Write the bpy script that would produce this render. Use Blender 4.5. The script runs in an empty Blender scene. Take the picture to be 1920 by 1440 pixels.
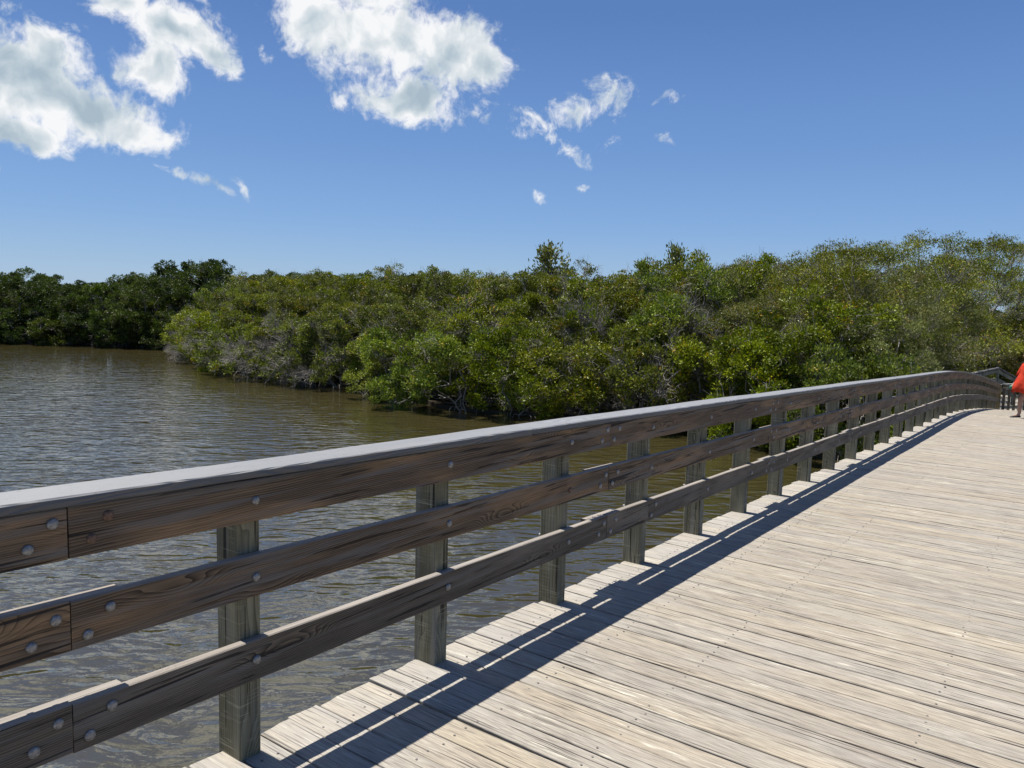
import bpy, bmesh, math, random
import numpy as np
from mathutils import Vector, Matrix, Euler
random.seed(11); np.random.seed(11)
scene = bpy.context.scene
col = scene.collection

# ------------------------------------------------------------------ camera
CAM_R = Vector((0.80789958, 0.58873634, 0.02622564))
CAM_U = Vector((-0.08004191, 0.06553168, 0.99463505))
CAM_F = Vector((-0.5838592, 0.80566439, -0.1000666))
cam_data = bpy.data.cameras.new("camera")
cam = bpy.data.objects.new("camera", cam_data)
col.objects.link(cam)
cam.matrix_world = Matrix(((CAM_R.x, CAM_U.x, -CAM_F.x, 2.2835),
                           (CAM_R.y, CAM_U.y, -CAM_F.y, 0.0),
                           (CAM_R.z, CAM_U.z, -CAM_F.z, 1.5933),
                           (0, 0, 0, 1)))
cam_data.sensor_width = 36
cam_data.lens = 36 * 1442 / 1920
cam_data.clip_start = 0.05
cam_data.clip_end = 3000
scene.camera = cam

# ------------------------------------------------------------------ light
SUN_DIR = Vector((-0.31, -0.012, 1.0)).normalized()      # towards the sun
SUN_EL = math.asin(SUN_DIR.z)
sun_data = bpy.data.lights.new("sun", 'SUN')
sun_data.energy = 5.0
sun_data.angle = math.radians(0.53)
sun_data.color = (1.0, 0.955, 0.88)
sun = bpy.data.objects.new("sun", sun_data)
col.objects.link(sun)
sun.rotation_euler = SUN_DIR.to_track_quat('Z', 'Y').to_euler()

scene.view_settings.view_transform = 'Standard'
scene.view_settings.look = 'None'
scene.view_settings.exposure = 0.7
scene.view_settings.gamma = 1.0
scene.view_settings.use_curve_mapping = False
scene.cycles.max_bounces = 7
scene.cycles.diffuse_bounces = 3
scene.cycles.glossy_bounces = 3
scene.cycles.transmission_bounces = 3

world = bpy.data.worlds.new("World")
scene.world = world
world.use_nodes = True
SKY_STRENGTH = 0.10


class NT:
    """tiny helper round a node tree"""
    def __init__(self, tree):
        self.t = tree
        self.n = tree.nodes
        self.l = tree.links

    def new(self, kind, **kw):
        nd = self.n.new(kind)
        for k, v in kw.items():
            setattr(nd, k, v)
        return nd

    def put(self, sock, v):
        if hasattr(v, 'node') or isinstance(v, bpy.types.NodeSocket):
            self.l.new(v, sock)
        elif v is not None:
            if isinstance(v, (tuple, list)) and len(v) == 3 and sock.type == 'RGBA':
                v = (*v, 1)
            sock.default_value = v

    def math(self, op, a, b=None, c=None, clamp=False):
        nd = self.new('ShaderNodeMath', operation=op, use_clamp=clamp)
        self.put(nd.inputs[0], a)
        if b is not None: self.put(nd.inputs[1], b)
        if c is not None: self.put(nd.inputs[2], c)
        return nd.outputs[0]

    def vmath(self, op, a, b=None, scale=None):
        nd = self.new('ShaderNodeVectorMath', operation=op)
        self.put(nd.inputs[0], a)
        if b is not None: self.put(nd.inputs[1], b)
        if scale is not None: self.put(nd.inputs['Scale'], scale)
        return nd.outputs['Value'] if op in ('LENGTH', 'DOT_PRODUCT') else nd.outputs['Vector']

    def noise(self, vec, scale, detail=3, rough=0.5, dist=0.0, out='Fac', lac=2.0):
        nd = self.new('ShaderNodeTexNoise')
        if vec is not None: self.put(nd.inputs['Vector'], vec)
        nd.inputs['Scale'].default_value = scale
        nd.inputs['Detail'].default_value = detail
        nd.inputs['Roughness'].default_value = rough
        nd.inputs['Distortion'].default_value = dist
        nd.inputs['Lacunarity'].default_value = lac
        return nd.outputs[out]

    def mapping(self, vec, loc=(0, 0, 0), rot=(0, 0, 0), scale=(1, 1, 1), kind='POINT'):
        nd = self.new('ShaderNodeMapping', vector_type=kind)
        self.put(nd.inputs['Vector'], vec)
        self.put(nd.inputs['Location'], loc)
        nd.inputs['Rotation'].default_value = rot
        nd.inputs['Scale'].default_value = scale
        return nd.outputs[0]

    def ramp(self, fac, stops, interp='LINEAR'):
        nd = self.new('ShaderNodeValToRGB')
        cr = nd.color_ramp
        cr.interpolation = interp
        while len(cr.elements) < len(stops):
            cr.elements.new(0.5)
        for e, (p, c) in zip(cr.elements, stops):
            e.position = p
            if not isinstance(c, (tuple, list)): c = (c, c, c)
            e.color = (*c[:3], 1)
        self.put(nd.inputs[0], fac)
        return nd.outputs[0]

    def mix(self, fac, a, b, blend='MIX'):
        nd = self.new('ShaderNodeMix', data_type='RGBA', blend_type=blend)
        self.put(nd.inputs[0], fac)
        self.put(nd.inputs[6], a)
        self.put(nd.inputs[7], b)
        return nd.outputs[2]

    def maprange(self, v, a, b, c=0.0, d=1.0, smooth=False):
        nd = self.new('ShaderNodeMapRange')
        if smooth: nd.interpolation_type = 'SMOOTHSTEP'
        self.put(nd.inputs[0], v)
        for i, x in enumerate((a, b, c, d)):
            nd.inputs[i + 1].default_value = x
        return nd.outputs[0]

    def bump(self, height, strength, dist, normal=None):
        nd = self.new('ShaderNodeBump')
        nd.inputs['Strength'].default_value = strength
        nd.inputs['Distance'].default_value = dist
        self.put(nd.inputs['Height'], height)
        if normal is not None: self.put(nd.inputs['Normal'], normal)
        return nd.outputs[0]


# clouds: direction, its two tangent axes, two angular radii, thickness
CLOUDS = [
(-0.9029,0.3739,0.2122,0.379,0.925,-0.016,0.202,-0.066,0.977,0.0728,0.0476,1),
(-0.883,0.4239,0.2015,0.407,0.905,-0.122,0.234,0.026,0.972,0.0755,0.0319,1),
(-0.8657,0.4646,0.1861,0.463,0.885,-0.056,0.191,-0.038,0.981,0.0448,0.0179,0.9),
(-0.9153,0.367,0.1659,0.379,0.924,0.046,0.137,-0.105,0.985,0.0423,0.0214,0.9),
(-0.8907,0.3828,0.245,0.349,0.921,-0.17,0.291,0.066,0.955,0.0335,0.0279,0.9),
(-0.9286,0.3148,0.1967,0.348,0.923,0.165,0.13,-0.221,0.967,0.0753,0.0646,1),
(-0.9055,0.3508,0.2389,0.396,0.901,0.176,0.154,-0.254,0.955,0.0218,0.0191,0.9),
(-0.8445,0.4388,0.307,0.462,0.887,0.004,0.27,-0.145,0.952,0.0424,0.0255,1),
(-0.8256,0.4843,0.2897,0.435,0.873,-0.22,0.359,0.055,0.932,0.0643,0.0292,1),
(-0.8447,0.4758,0.2452,0.516,0.846,0.134,0.144,-0.24,0.96,0.0443,0.0266,1),
(-0.8071,0.524,0.272,0.451,0.844,-0.29,0.382,0.112,0.918,0.0348,0.0192,0.95),
(-0.8275,0.4478,0.3388,0.523,0.834,0.175,0.204,-0.322,0.925,0.0618,0.0337,1),
(-0.7296,0.6034,0.3218,0.619,0.783,-0.064,0.29,-0.153,0.945,0.0519,0.0305,1),
(-0.6887,0.6558,0.3091,0.675,0.735,-0.055,0.264,-0.171,0.949,0.0936,0.0468,1.1),
(-0.6236,0.7237,0.2956,0.7,0.685,-0.202,0.348,-0.081,0.934,0.07,0.0477,1.1),
(-0.6713,0.6968,0.2527,0.729,0.682,0.058,0.132,-0.224,0.966,0.0708,0.0322,1),
(-0.7277,0.6419,0.2415,0.674,0.735,0.077,0.128,-0.219,0.967,0.0286,0.0127,0.75),
(-0.5908,0.7544,0.2861,0.694,0.656,-0.296,0.411,-0.024,0.911,0.0352,0.0244,1),
(-0.6812,0.6398,0.3558,0.706,0.703,0.086,0.195,-0.31,0.931,0.0913,0.0304,1),
(-0.5629,0.796,0.2227,0.788,0.598,-0.148,0.251,-0.092,0.964,0.0394,0.0164,0.8),
(-0.5178,0.8219,0.2374,0.855,0.487,0.178,-0.03,-0.295,0.955,0.0359,0.0157,0.8),
(-0.4719,0.8445,0.2535,0.776,0.534,-0.335,0.419,-0.038,0.907,0.0271,0.0194,0.8),
(-0.5244,0.8289,0.1947,0.728,0.555,-0.403,0.442,0.07,0.894,0.0331,0.0106,0.75),
(-0.6136,0.7539,0.2347,0.693,0.657,-0.297,0.378,0.02,0.925,0.0209,0.0157,0.7),
(-0.4154,0.873,0.2556,0.903,0.363,0.229,-0.108,-0.326,0.939,0.0204,0.0089,0.6),
(-0.4729,0.8572,0.2037,0.876,0.483,0,0.098,-0.178,0.979,0.0131,0.0085,0.5),
(-0.8136,0.5651,0.1369,0.359,0.674,-0.646,0.457,0.476,0.751,0.0242,0.007,0.75),
(-0.836,0.5304,0.1404,0.486,0.834,-0.26,0.255,0.149,0.955,0.0344,0.0069,0.6),
(-0.777,0.5622,0.2832,0.318,0.739,-0.594,0.543,0.371,0.753,0.0152,0.0073,0.5),
(-0.5571,0.8172,0.1479,0.755,0.573,-0.318,0.345,0.066,0.936,0.0121,0.0054,0.5),
(-0.5074,0.8488,0.1489,0.859,0.511,0.012,0.066,-0.134,0.989,0.0147,0.0054,0.5),
(-0.8932,0.3501,0.2824,0.411,0.89,0.197,0.182,-0.292,0.939,0.0151,0.007,0.55),
(-0.8748,0.4003,0.273,0.308,0.894,-0.324,0.374,0.199,0.906,0.0145,0.0089,0.5),
(-0.4211,0.8831,0.207,0.87,0.458,-0.182,0.255,-0.104,0.961,0.013,0.0052,0.45),
(-0.8563,0.4931,0.1538,0.399,0.821,-0.409,0.328,0.289,0.899,0.0153,0.0049,0.4),
# unseen clouds added outside the frame for the water to reflect
(-0.95,-0.05,0.30, 0.05,-1,0, 0.3,0.02,0.95, 0.22,0.09,1),
(-0.80,0.15,0.58, 0.18,0.98,0, -0.57,0.1,0.81, 0.16,0.10,1),
(-0.62,0.42,0.66, 0.56,0.83,0, -0.55,0.37,0.75, 0.15,0.07,1),
(-0.25,0.68,0.69, 0.94,0.34,0, -0.24,0.65,0.72, 0.12,0.06,0.8),
(0.5,0.7,0.51, 0.81,-0.58,0, -0.3,-0.41,0.86, 0.2,0.08,1),
(0.85,-0.2,0.49, -0.23,-0.97,0, -0.48,0.11,0.87, 0.2,0.1,1),
(0.1,-0.85,0.52, -0.99,-0.12,0, -0.06,0.52,0.85, 0.24,0.1,1),
(-0.6,-0.6,0.53, -0.7,0.71,0, 0.37,0.37,0.85, 0.2,0.08,1),
]


def build_world():
    w = NT(world.node_tree)
    w.n.clear()
    out = w.new('ShaderNodeOutputWorld')
    bg = w.new('ShaderNodeBackground')
    bg.inputs['Strength'].default_value = 0.615
    sky = w.new('ShaderNodeTexSky', sky_type='NISHITA')
    sky.sun_disc = False
    sky.sun_elevation = SUN_EL
    sky.sun_rotation = math.atan2(SUN_DIR.x, SUN_DIR.y)
    sky.altitude = 0
    sky.air_density = 1.0
    sky.dust_density = 0.0
    sky.ozone_density = 3.0
    skyc = w.mix(1.0, sky.outputs[0], (SKY_STRENGTH,) * 3, 'MULTIPLY')
    tc = w.new('ShaderNodeTexCoord')
    sep = w.new('ShaderNodeSeparateXYZ'); w.l.new(tc.outputs['Generated'], sep.inputs[0])
    clear = w.ramp(sep.outputs[2], [(0.0, (0.33, 0.50, 0.735)), (0.05, (0.275, 0.455, 0.735)), (0.10, (0.21, 0.395, 0.74)), (0.2, (0.148, 0.305, 0.655)),
                                    (0.34, (0.093, 0.209, 0.522)), (0.7, (0.055, 0.135, 0.40)), (1.0, (0.045, 0.115, 0.36))])
    skyc = w.mix(0.8, skyc, clear)
    v = tc.outputs['Generated']
    # gentle domain warp keeps the outlines ragged
    wn = w.noise(v, 9.0, 4, 0.55, out='Color')
    wv = w.vmath('SCALE', w.vmath('SUBTRACT', wn, (0.5, 0.5, 0.5)), scale=0.06)
    vw = w.vmath('ADD', v, wv)
    f = None; fs = None
    for b in CLOUDS:
        c = Vector(b[0:3]); X = Vector(b[3:6]).normalized(); Y = Vector(b[6:9])
        Z = X.cross(Y).normalized(); Y = Z.cross(X).normalized()
        rot = Matrix((X, Y, Z)).transposed().to_euler()
        m = w.mapping(vw, tuple(c), tuple(rot), (b[9] * 1.06, b[10] * 1.10, 0.6), 'TEXTURE')
        ln = w.vmath('LENGTH', m)
        k = 0.9 if b[11] > 0.85 else 0.75 * b[11]
        val = w.math('MULTIPLY_ADD', ln, -k, k)
        if b[11] > 0.85:
            f = val if f is None else w.math('SMOOTH_MAX', f, val, 0.08)
        else:
            fs = val if fs is None else w.math('SMOOTH_MAX', fs, val, 0.12)
    n1 = w.noise(vw, 17.0, 9, 0.62, 0.0)
    up = w.vmath('ADD', vw, (-0.012, 0.0, 0.022))
    n2 = w.noise(up, 19.0, 5, 0.5, 0.1)
    nf = w.noise(vw, 62.0, 6, 0.62, 0.1)
    d = w.math('ADD', f, w.math('MULTIPLY', w.math('SUBTRACT', n1, 0.5), 1.55))
    d = w.math('ADD', d, w.math('MULTIPLY', w.math('SUBTRACT', nf, 0.5), 0.95))
    alpha = w.maprange(d, -0.05, 0.48, 0.0, 1.0, smooth=True)
    # thin torn wisps
    nw = w.noise(w.vmath('ADD', vw, (3.1, 1.7, 0.4)), 36.0, 8, 0.64, 0.25)
    ds = w.math('ADD', fs, w.math('MULTIPLY', w.math('SUBTRACT', nw, 0.51), 2.9))
    alphas = w.maprange(ds, 0.0, 0.75, 0.0, 0.92, smooth=True)
    gate = w.maprange(fs, -0.22, 0.02, 0.0, 1.0, smooth=True)
    alpha = w.math('MAXIMUM', alpha, w.math('MULTIPLY', alphas, gate))
    # thickness greys the cloud's underside, relief follows the sun side
    nb = w.noise(vw, 19.0, 5, 0.5, 0.1)
    relief = w.math('MULTIPLY', w.math('SUBTRACT', nb, n2), 2.6)
    n3 = w.noise(v, 7.0, 4, 0.5)
    thick = w.maprange(w.math('ADD', f, w.math('MULTIPLY', w.math('SUBTRACT', n3, 0.5), 2.6)), 0.25, 0.95, 0, 1, smooth=True)
    lit = w.math('ADD', w.math('SUBTRACT', 0.92, w.math('MULTIPLY', thick, 0.62)), relief, clamp=True)
    cc = w.ramp(lit, [(0.0, (0.40, 0.50, 0.58)), (0.4, (0.55, 0.64, 0.70)), (0.75, (0.76, 0.81, 0.84)), (1.0, (0.95, 0.96, 0.97))])
    fin = w.mix(w.math('MULTIPLY', alpha, 0.97), skyc, cc)
    w.l.new(fin, bg.inputs['Color'])
    w.l.new(bg.outputs[0], out.inputs['Surface'])


build_world()

# ------------------------------------------------------------------ helpers
def tag(o, label=None, cat=None, group=None, kind=None):
    if label: o['label'] = label
    if cat: o['category'] = cat
    if group: o['group'] = group
    if kind: o['kind'] = kind
    return o


def link(name, me, parent=None, loc=(0, 0, 0)):
    o = bpy.data.objects.new(name, me)
    col.objects.link(o)
    o.location = loc
    if parent is not None: o.parent = parent
    return o


def empty(name, loc=(0, 0, 0), rz=0.0):
    o = bpy.data.objects.new(name, None)
    col.objects.link(o)
    o.location = loc
    o.rotation_euler = (0, 0, rz)
    o.empty_display_size = 0.3
    return o


def mesh(name, verts, faces, mat=None, smooth=False):
    me = bpy.data.meshes.new(name)
    me.from_pydata([tuple(v) for v in verts], [], [tuple(f) for f in faces])
    me.update()
    if mat: me.materials.append(mat)
    if smooth:
        me.polygons.foreach_set('use_smooth', [True] * len(me.polygons))
    return me


def material(name):
    m = bpy.data.materials.new(name)
    m.use_nodes = True
    t = NT(m.node_tree)
    t.n.clear()
    out = t.new('ShaderNodeOutputMaterial')
    bs = t.new('ShaderNodeBsdfPrincipled')
    t.l.new(bs.outputs[0], out.inputs['Surface'])
    t.out = out; t.bs = bs
    return m, t


def obj_coords(t, axis):
    """object coordinates with the grain turned to x, moved per object"""
    tc = t.new('ShaderNodeTexCoord')
    sep = t.new('ShaderNodeSeparateXYZ')
    t.l.new(tc.outputs['Object'], sep.inputs[0])
    com = t.new('ShaderNodeCombineXYZ')
    order = {'x': (0, 1, 2), 'y': (1, 2, 0), 'z': (2, 0, 1)}[axis]
    for i, k in enumerate(order):
        t.l.new(sep.outputs[k], com.inputs[i])
    oi = t.new('ShaderNodeObjectInfo')
    r = oi.outputs['Random']
    off = t.new('ShaderNodeCombineXYZ')
    t.l.new(t.math('MULTIPLY', r, 37.0), off.inputs[0])
    t.l.new(t.math('MULTIPLY', t.math('FRACT', t.math('MULTIPLY', r, 91.7)), 11.0), off.inputs[1])
    t.l.new(t.math('MULTIPLY', t.math('FRACT', t.math('MULTIPLY', r, 53.3)), 7.0), off.inputs[2])
    return com.outputs[0], off.outputs[0], r


# ------------------------------------------------------------------ materials
def deck_material():
    m, t = material('weathered_deck_wood')
    v, off, r = obj_coords(t, 'x')
    p = t.vmath('ADD', v, off)
    wob = t.noise(t.mapping(p, scale=(1.2, 6, 6)), 1.0, 3, out='Color')
    p2 = t.vmath('ADD', p, t.vmath('SCALE', t.vmath('SUBTRACT', wob, (0.5, 0.5, 0.5)), scale=0.02))
    fine = t.noise(t.mapping(p2, scale=(9, 260, 90)), 1.0, 4, 0.62)
    mid = t.noise(t.mapping(p2, scale=(2.6, 95, 30)), 1.0, 4, 0.6)
    broad = t.noise(t.mapping(p, scale=(0.7, 4, 5)), 1.0, 3, 0.55)
    cracks = t.noise(t.mapping(p2, loc=(3, 9, 1), scale=(1.6, 110, 30)), 1.0, 3, 0.5)
    crack = t.maprange(cracks, 0.625, 0.67, 0, 1, smooth=True)
    frayn = t.noise(t.mapping(p2, loc=(13, 2, 5), scale=(3.5, 60, 30)), 1.0, 5, 0.7)
    fraya = t.noise(t.mapping(p, loc=(1, 7, 0), scale=(1.6, 7, 5)), 1.0, 2, 0.5)
    fray = t.math('MULTIPLY', t.maprange(frayn, 0.5, 0.66, 0, 1, smooth=True), t.maprange(fraya, 0.5, 0.66, 0, 1, smooth=True))
    base = t.ramp(r, [(0.0, (0.34, 0.305, 0.265)), (0.17, (0.44, 0.395, 0.34)), (0.34, (0.36, 0.33, 0.30)), (0.5, (0.46, 0.405, 0.325)), (0.62, (0.40, 0.365, 0.325)),
                      (0.75, (0.46, 0.42, 0.37)), (0.88, (0.375, 0.33, 0.28)), (1.0, (0.43, 0.395, 0.355))])
    warm = t.mix(t.maprange(broad, 0.46, 0.68, 0, 0.55, smooth=True), base, (0.45, 0.385, 0.29))
    grey = t.mix(t.maprange(broad, 0.36, 0.56, 0.5, 0.0), warm, (0.35, 0.335, 0.315))
    g = t.mix(t.maprange(mid, 0.40, 0.72, 0.0, 0.5, smooth=True), grey, (0.20, 0.18, 0.16))
    g = t.mix(t.maprange(fine, 0.42, 0.72, 0.0, 0.9, smooth=True), g, (0.17, 0.145, 0.125))
    g = t.mix(t.maprange(fine, 0.28, 0.44, 0.55, 0.0, smooth=True), g, (0.58, 0.54, 0.47))
    g = t.mix(fray, g, (0.66, 0.62, 0.54))
    ck = t.noise(t.mapping(p2, loc=(6, 1, 3), scale=(5, 140, 40)), 1.0, 4, 0.6)
    ca = t.noise(t.mapping(p, loc=(9, 4, 0), scale=(1.3, 9, 5)), 1.0, 2, 0.5)
    g = t.mix(t.math('MULTIPLY', t.maprange(ck, 0.56, 0.64, 0, 0.85, smooth=True), t.maprange(ca, 0.48, 0.6, 0, 1)), g, (0.13, 0.11, 0.10))
    g = t.mix(t.math('MULTIPLY', crack, 0.9), g, (0.07, 0.055, 0.05))
    # paler strip towards the rail side
    sep = t.new('ShaderNodeSeparateXYZ'); t.l.new(v, sep.inputs[0])
    edge = t.maprange(t.math('ADD', sep.outputs[0], t.math('MULTIPLY', broad, 0.3)), 0.25, 0.75, 0.5, 0.0, smooth=True)
    g = t.mix(1.0, g, (1.235, 1.215, 1.15), 'MULTIPLY')
    g = t.mix(edge, g, t.mix(0.45, g, (0.64, 0.62, 0.58)))
    g = t.mix(1.0, g, (0.655, 0.66, 0.66), 'MULTIPLY')
    t.put(t.bs.inputs['Base Color'], g)
    t.bs.inputs['Roughness'].default_value = 0.82
    t.bs.inputs['Specular IOR Level'].default_value = 0.25
    h = t.math('SUBTRACT', t.math('ADD', t.math('MULTIPLY', fine, -0.5), t.math('MULTIPLY', mid, -0.7)), t.math('MULTIPLY', crack, 0.9))
    h = t.math('ADD', h, t.math('MULTIPLY', fray, 0.5))
    t.l.new(t.bump(h, 0.9, 0.0035), t.bs.inputs['Normal'])
    return m


def rail_material(name, axis, dark, midc, light, ring=46, sawmarks=False, rough=0.72, knots=True):
    m, t = material(name)
    v, off, r = obj_coords(t, axis)
    p = t.vmath('ADD', v, off)
    wob = t.noise(t.mapping(p, scale=(0.9, 5, 5)), 1.0, 3, out='Color')
    wv = t.vmath('SCALE', t.vmath('SUBTRACT', wob, (0.5, 0.5, 0.5)), scale=0.06)
    p2 = t.vmath('ADD', t.mapping(p, scale=(0.05, 1, 1)), wv)
    # knots swirl the rings
    vor = t.new('ShaderNodeTexVoronoi'); vor.inputs['Scale'].default_value = 1.0
    t.l.new(t.mapping(p, scale=(1.3, 5.5, 5.5)), vor.inputs['Vector'])
    kd = vor.outputs['Distance']
    knot = t.maprange(kd, 0.10, 0.42, 1.0, 0.0, smooth=True)
    p3 = t.vmath('ADD', p2, t.vmath('SCALE', (0.0, 0.05, 0.03), scale=knot)) if knots else p2
    wave = t.new('ShaderNodeTexWave', wave_type='RINGS', rings_direction='X', wave_profile='SAW')
    t.l.new(t.mapping(p3, loc=(0, 0.07, 0.04), scale=(1, 1, 1)), wave.inputs['Vector'])
    wave.inputs['Scale'].default_value = ring
    wave.inputs['Distortion'].default_value = 1.5
    wave.inputs['Detail'].default_value = 3
    wave.inputs['Detail Scale'].default_value = 0.8
    rings = wave.outputs['Fac']
    fine = t.noise(t.mapping(p, scale=(5, 230, 230)), 1.0, 4, 0.6)
    midn = t.noise(t.mapping(p, scale=(1.2, 40, 40)), 1.0, 4, 0.6)
    broad = t.noise(t.mapping(p, loc=(4, 1, 2), scale=(1.6, 9, 9)), 1.0, 3, 0.5)
    crackn = t.noise(t.mapping(p, loc=(0, 5, 2), scale=(0.8, 34, 34)), 1.0, 2, 0.45)
    crack = t.maprange(crackn, 0.645, 0.675, 0, 1, smooth=True)
    g = t.mix(t.maprange(rings, 0.1, 0.95, 0, 0.9), midc, dark)
    g = t.mix(t.maprange(broad, 0.42, 0.66, 0, 0.75, smooth=True), g, light)
    g = t.mix(t.maprange(rings, 0.72, 1.0, 0, 0.75), g, dark)
    g = t.mix(t.maprange(fine, 0.45, 0.75, 0, 0.6), g, tuple(c * 0.55 for c in dark))
    g = t.mix(t.maprange(midn, 0.25, 0.45, 0.4, 0.0), g, tuple(min(1, c * 1.7) for c in midc))
    wearn = t.noise(t.mapping(p, loc=(7, 3, 9), scale=(1.1, 30, 30)), 1.0, 4, 0.6)
    g = t.mix(t.maprange(wearn, 0.48, 0.66, 0, 0.55, smooth=True), g, tuple(sum(midc) / 3 * k for k in (1.25, 1.2, 1.1)))
    ck2 = t.noise(t.mapping(p, loc=(2, 8, 4), scale=(2.4, 60, 60)), 1.0, 3, 0.5)
    g = t.mix(t.maprange(ck2, 0.62, 0.66, 0, 0.8, smooth=True), g, tuple(c * 0.35 for c in dark))
    g = t.mix(t.math('MULTIPLY', crack, 0.9), g, (0.012, 0.009, 0.008))
    if knots:
        g = t.mix(t.maprange(kd, 0.05, 0.10, 0.7, 0.0, smooth=True), g, tuple(c * 0.5 for c in dark))
    # upward faces are mixed towards a paler grey
    geo = t.new('ShaderNodeNewGeometry')
    sn = t.new('ShaderNodeSeparateXYZ'); t.l.new(geo.outputs['True Normal'], sn.inputs[0])
    topm = t.maprange(sn.outputs[2], 0.45, 0.8, 0, 1)
    g = t.mix(t.math('MULTIPLY', topm, 0.85), g, t.mix(t.maprange(midn, 0.3, 0.7), (0.33, 0.30, 0.265), (0.19, 0.165, 0.14)))
    t.put(t.bs.inputs['Base Color'], g)
    t.bs.inputs['Roughness'].default_value = rough
    t.bs.inputs['Specular IOR Level'].default_value = 0.3
    h = t.math('ADD', t.math('MULTIPLY', rings, -0.5), t.math('MULTIPLY', fine, -0.35))
    h = t.math('SUBTRACT', h, t.math('MULTIPLY', crack, 1.6))
    if sawmarks:
        sw = t.noise(t.mapping(p, rot=(0, 0, 0), scale=(210, 6, 6)), 1.0, 2, 0.5)
        swm = t.noise(t.mapping(p, scale=(9, 9, 9)), 1.0, 2)
        sc = t.math('MULTIPLY', t.maprange(sw, 0.56, 0.70, 0, 1, smooth=True), t.maprange(swm, 0.40, 0.6, 0, 1))
        g2 = t.mix(t.math('MULTIPLY', sc, 0.32), g, tuple(min(1, c * 2.4) for c in light))
        t.put(t.bs.inputs['Base Color'], g2)
        h = t.math('ADD', h, t.math('MULTIPLY', sw, 0.5))
    t.l.new(t.bump(h, 0.8, 0.0022), t.bs.inputs['Normal'])
    return m


def cap_material():
    m, t = material('grey_composite_board')
    v, off, r = obj_coords(t, 'y')
    p = t.vmath('ADD', v, off)
    wave = t.new('ShaderNodeTexWave', wave_type='RINGS', rings_direction='X')
    wob = t.noise(t.mapping(p, scale=(1.1, 5, 5)), 1.0, 2, out='Color')
    p2 = t.vmath('ADD', t.mapping(p, scale=(0.09, 1, 1)), t.vmath('SCALE', wob, scale=0.12))
    t.l.new(p2, wave.inputs['Vector'])
    wave.inputs['Scale'].default_value = 38
    wave.inputs['Distortion'].default_value = 1.6
    fine = t.noise(t.mapping(p, scale=(8, 160, 160)), 1.0, 3, 0.6)
    broad = t.noise(t.mapping(p, scale=(0.7, 6, 6)), 1.0, 3, 0.5)
    g = t.mix(t.maprange(fine, 0.3, 0.7), (0.225, 0.225, 0.23), (0.30, 0.30, 0.305))
    g = t.mix(t.maprange(broad, 0.4, 0.62, 0, 0.35), g, (0.33, 0.325, 0.315))
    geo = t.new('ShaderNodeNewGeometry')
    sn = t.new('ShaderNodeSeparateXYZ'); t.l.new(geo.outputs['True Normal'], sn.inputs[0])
    # sunlit top and shaded edge painted into the grey by face direction
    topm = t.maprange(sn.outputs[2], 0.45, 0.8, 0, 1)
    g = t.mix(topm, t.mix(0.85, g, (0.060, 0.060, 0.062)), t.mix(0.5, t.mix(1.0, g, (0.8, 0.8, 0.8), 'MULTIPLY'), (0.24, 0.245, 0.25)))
    spk = t.noise(t.mapping(p, scale=(40, 60, 60)), 1.0, 3, 0.7)
    g = t.mix(t.maprange(wave.outputs['Fac'], 0.2, 0.9, 0.0, 0.5), g, (0.10, 0.10, 0.10))
    g = t.mix(t.maprange(spk, 0.62, 0.70, 0, 0.6), g, (0.12, 0.11, 0.10))
    stain = t.noise(t.mapping(p, loc=(5, 5, 5), scale=(3, 14, 14)), 1.0, 4, 0.65)
    g = t.mix(t.maprange(stain, 0.55, 0.75, 0, 0.45), g, (0.20, 0.19, 0.175))
    t.put(t.bs.inputs['Base Color'], g)
    t.bs.inputs['Roughness'].default_value = 0.5
    h = t.math('ADD', t.math('MULTIPLY', wave.outputs['Fac'], 0.8), t.math('MULTIPLY', fine, 0.5))
    t.l.new(t.bump(h, 0.9, 0.002), t.bs.inputs['Normal'])
    return m


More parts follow.
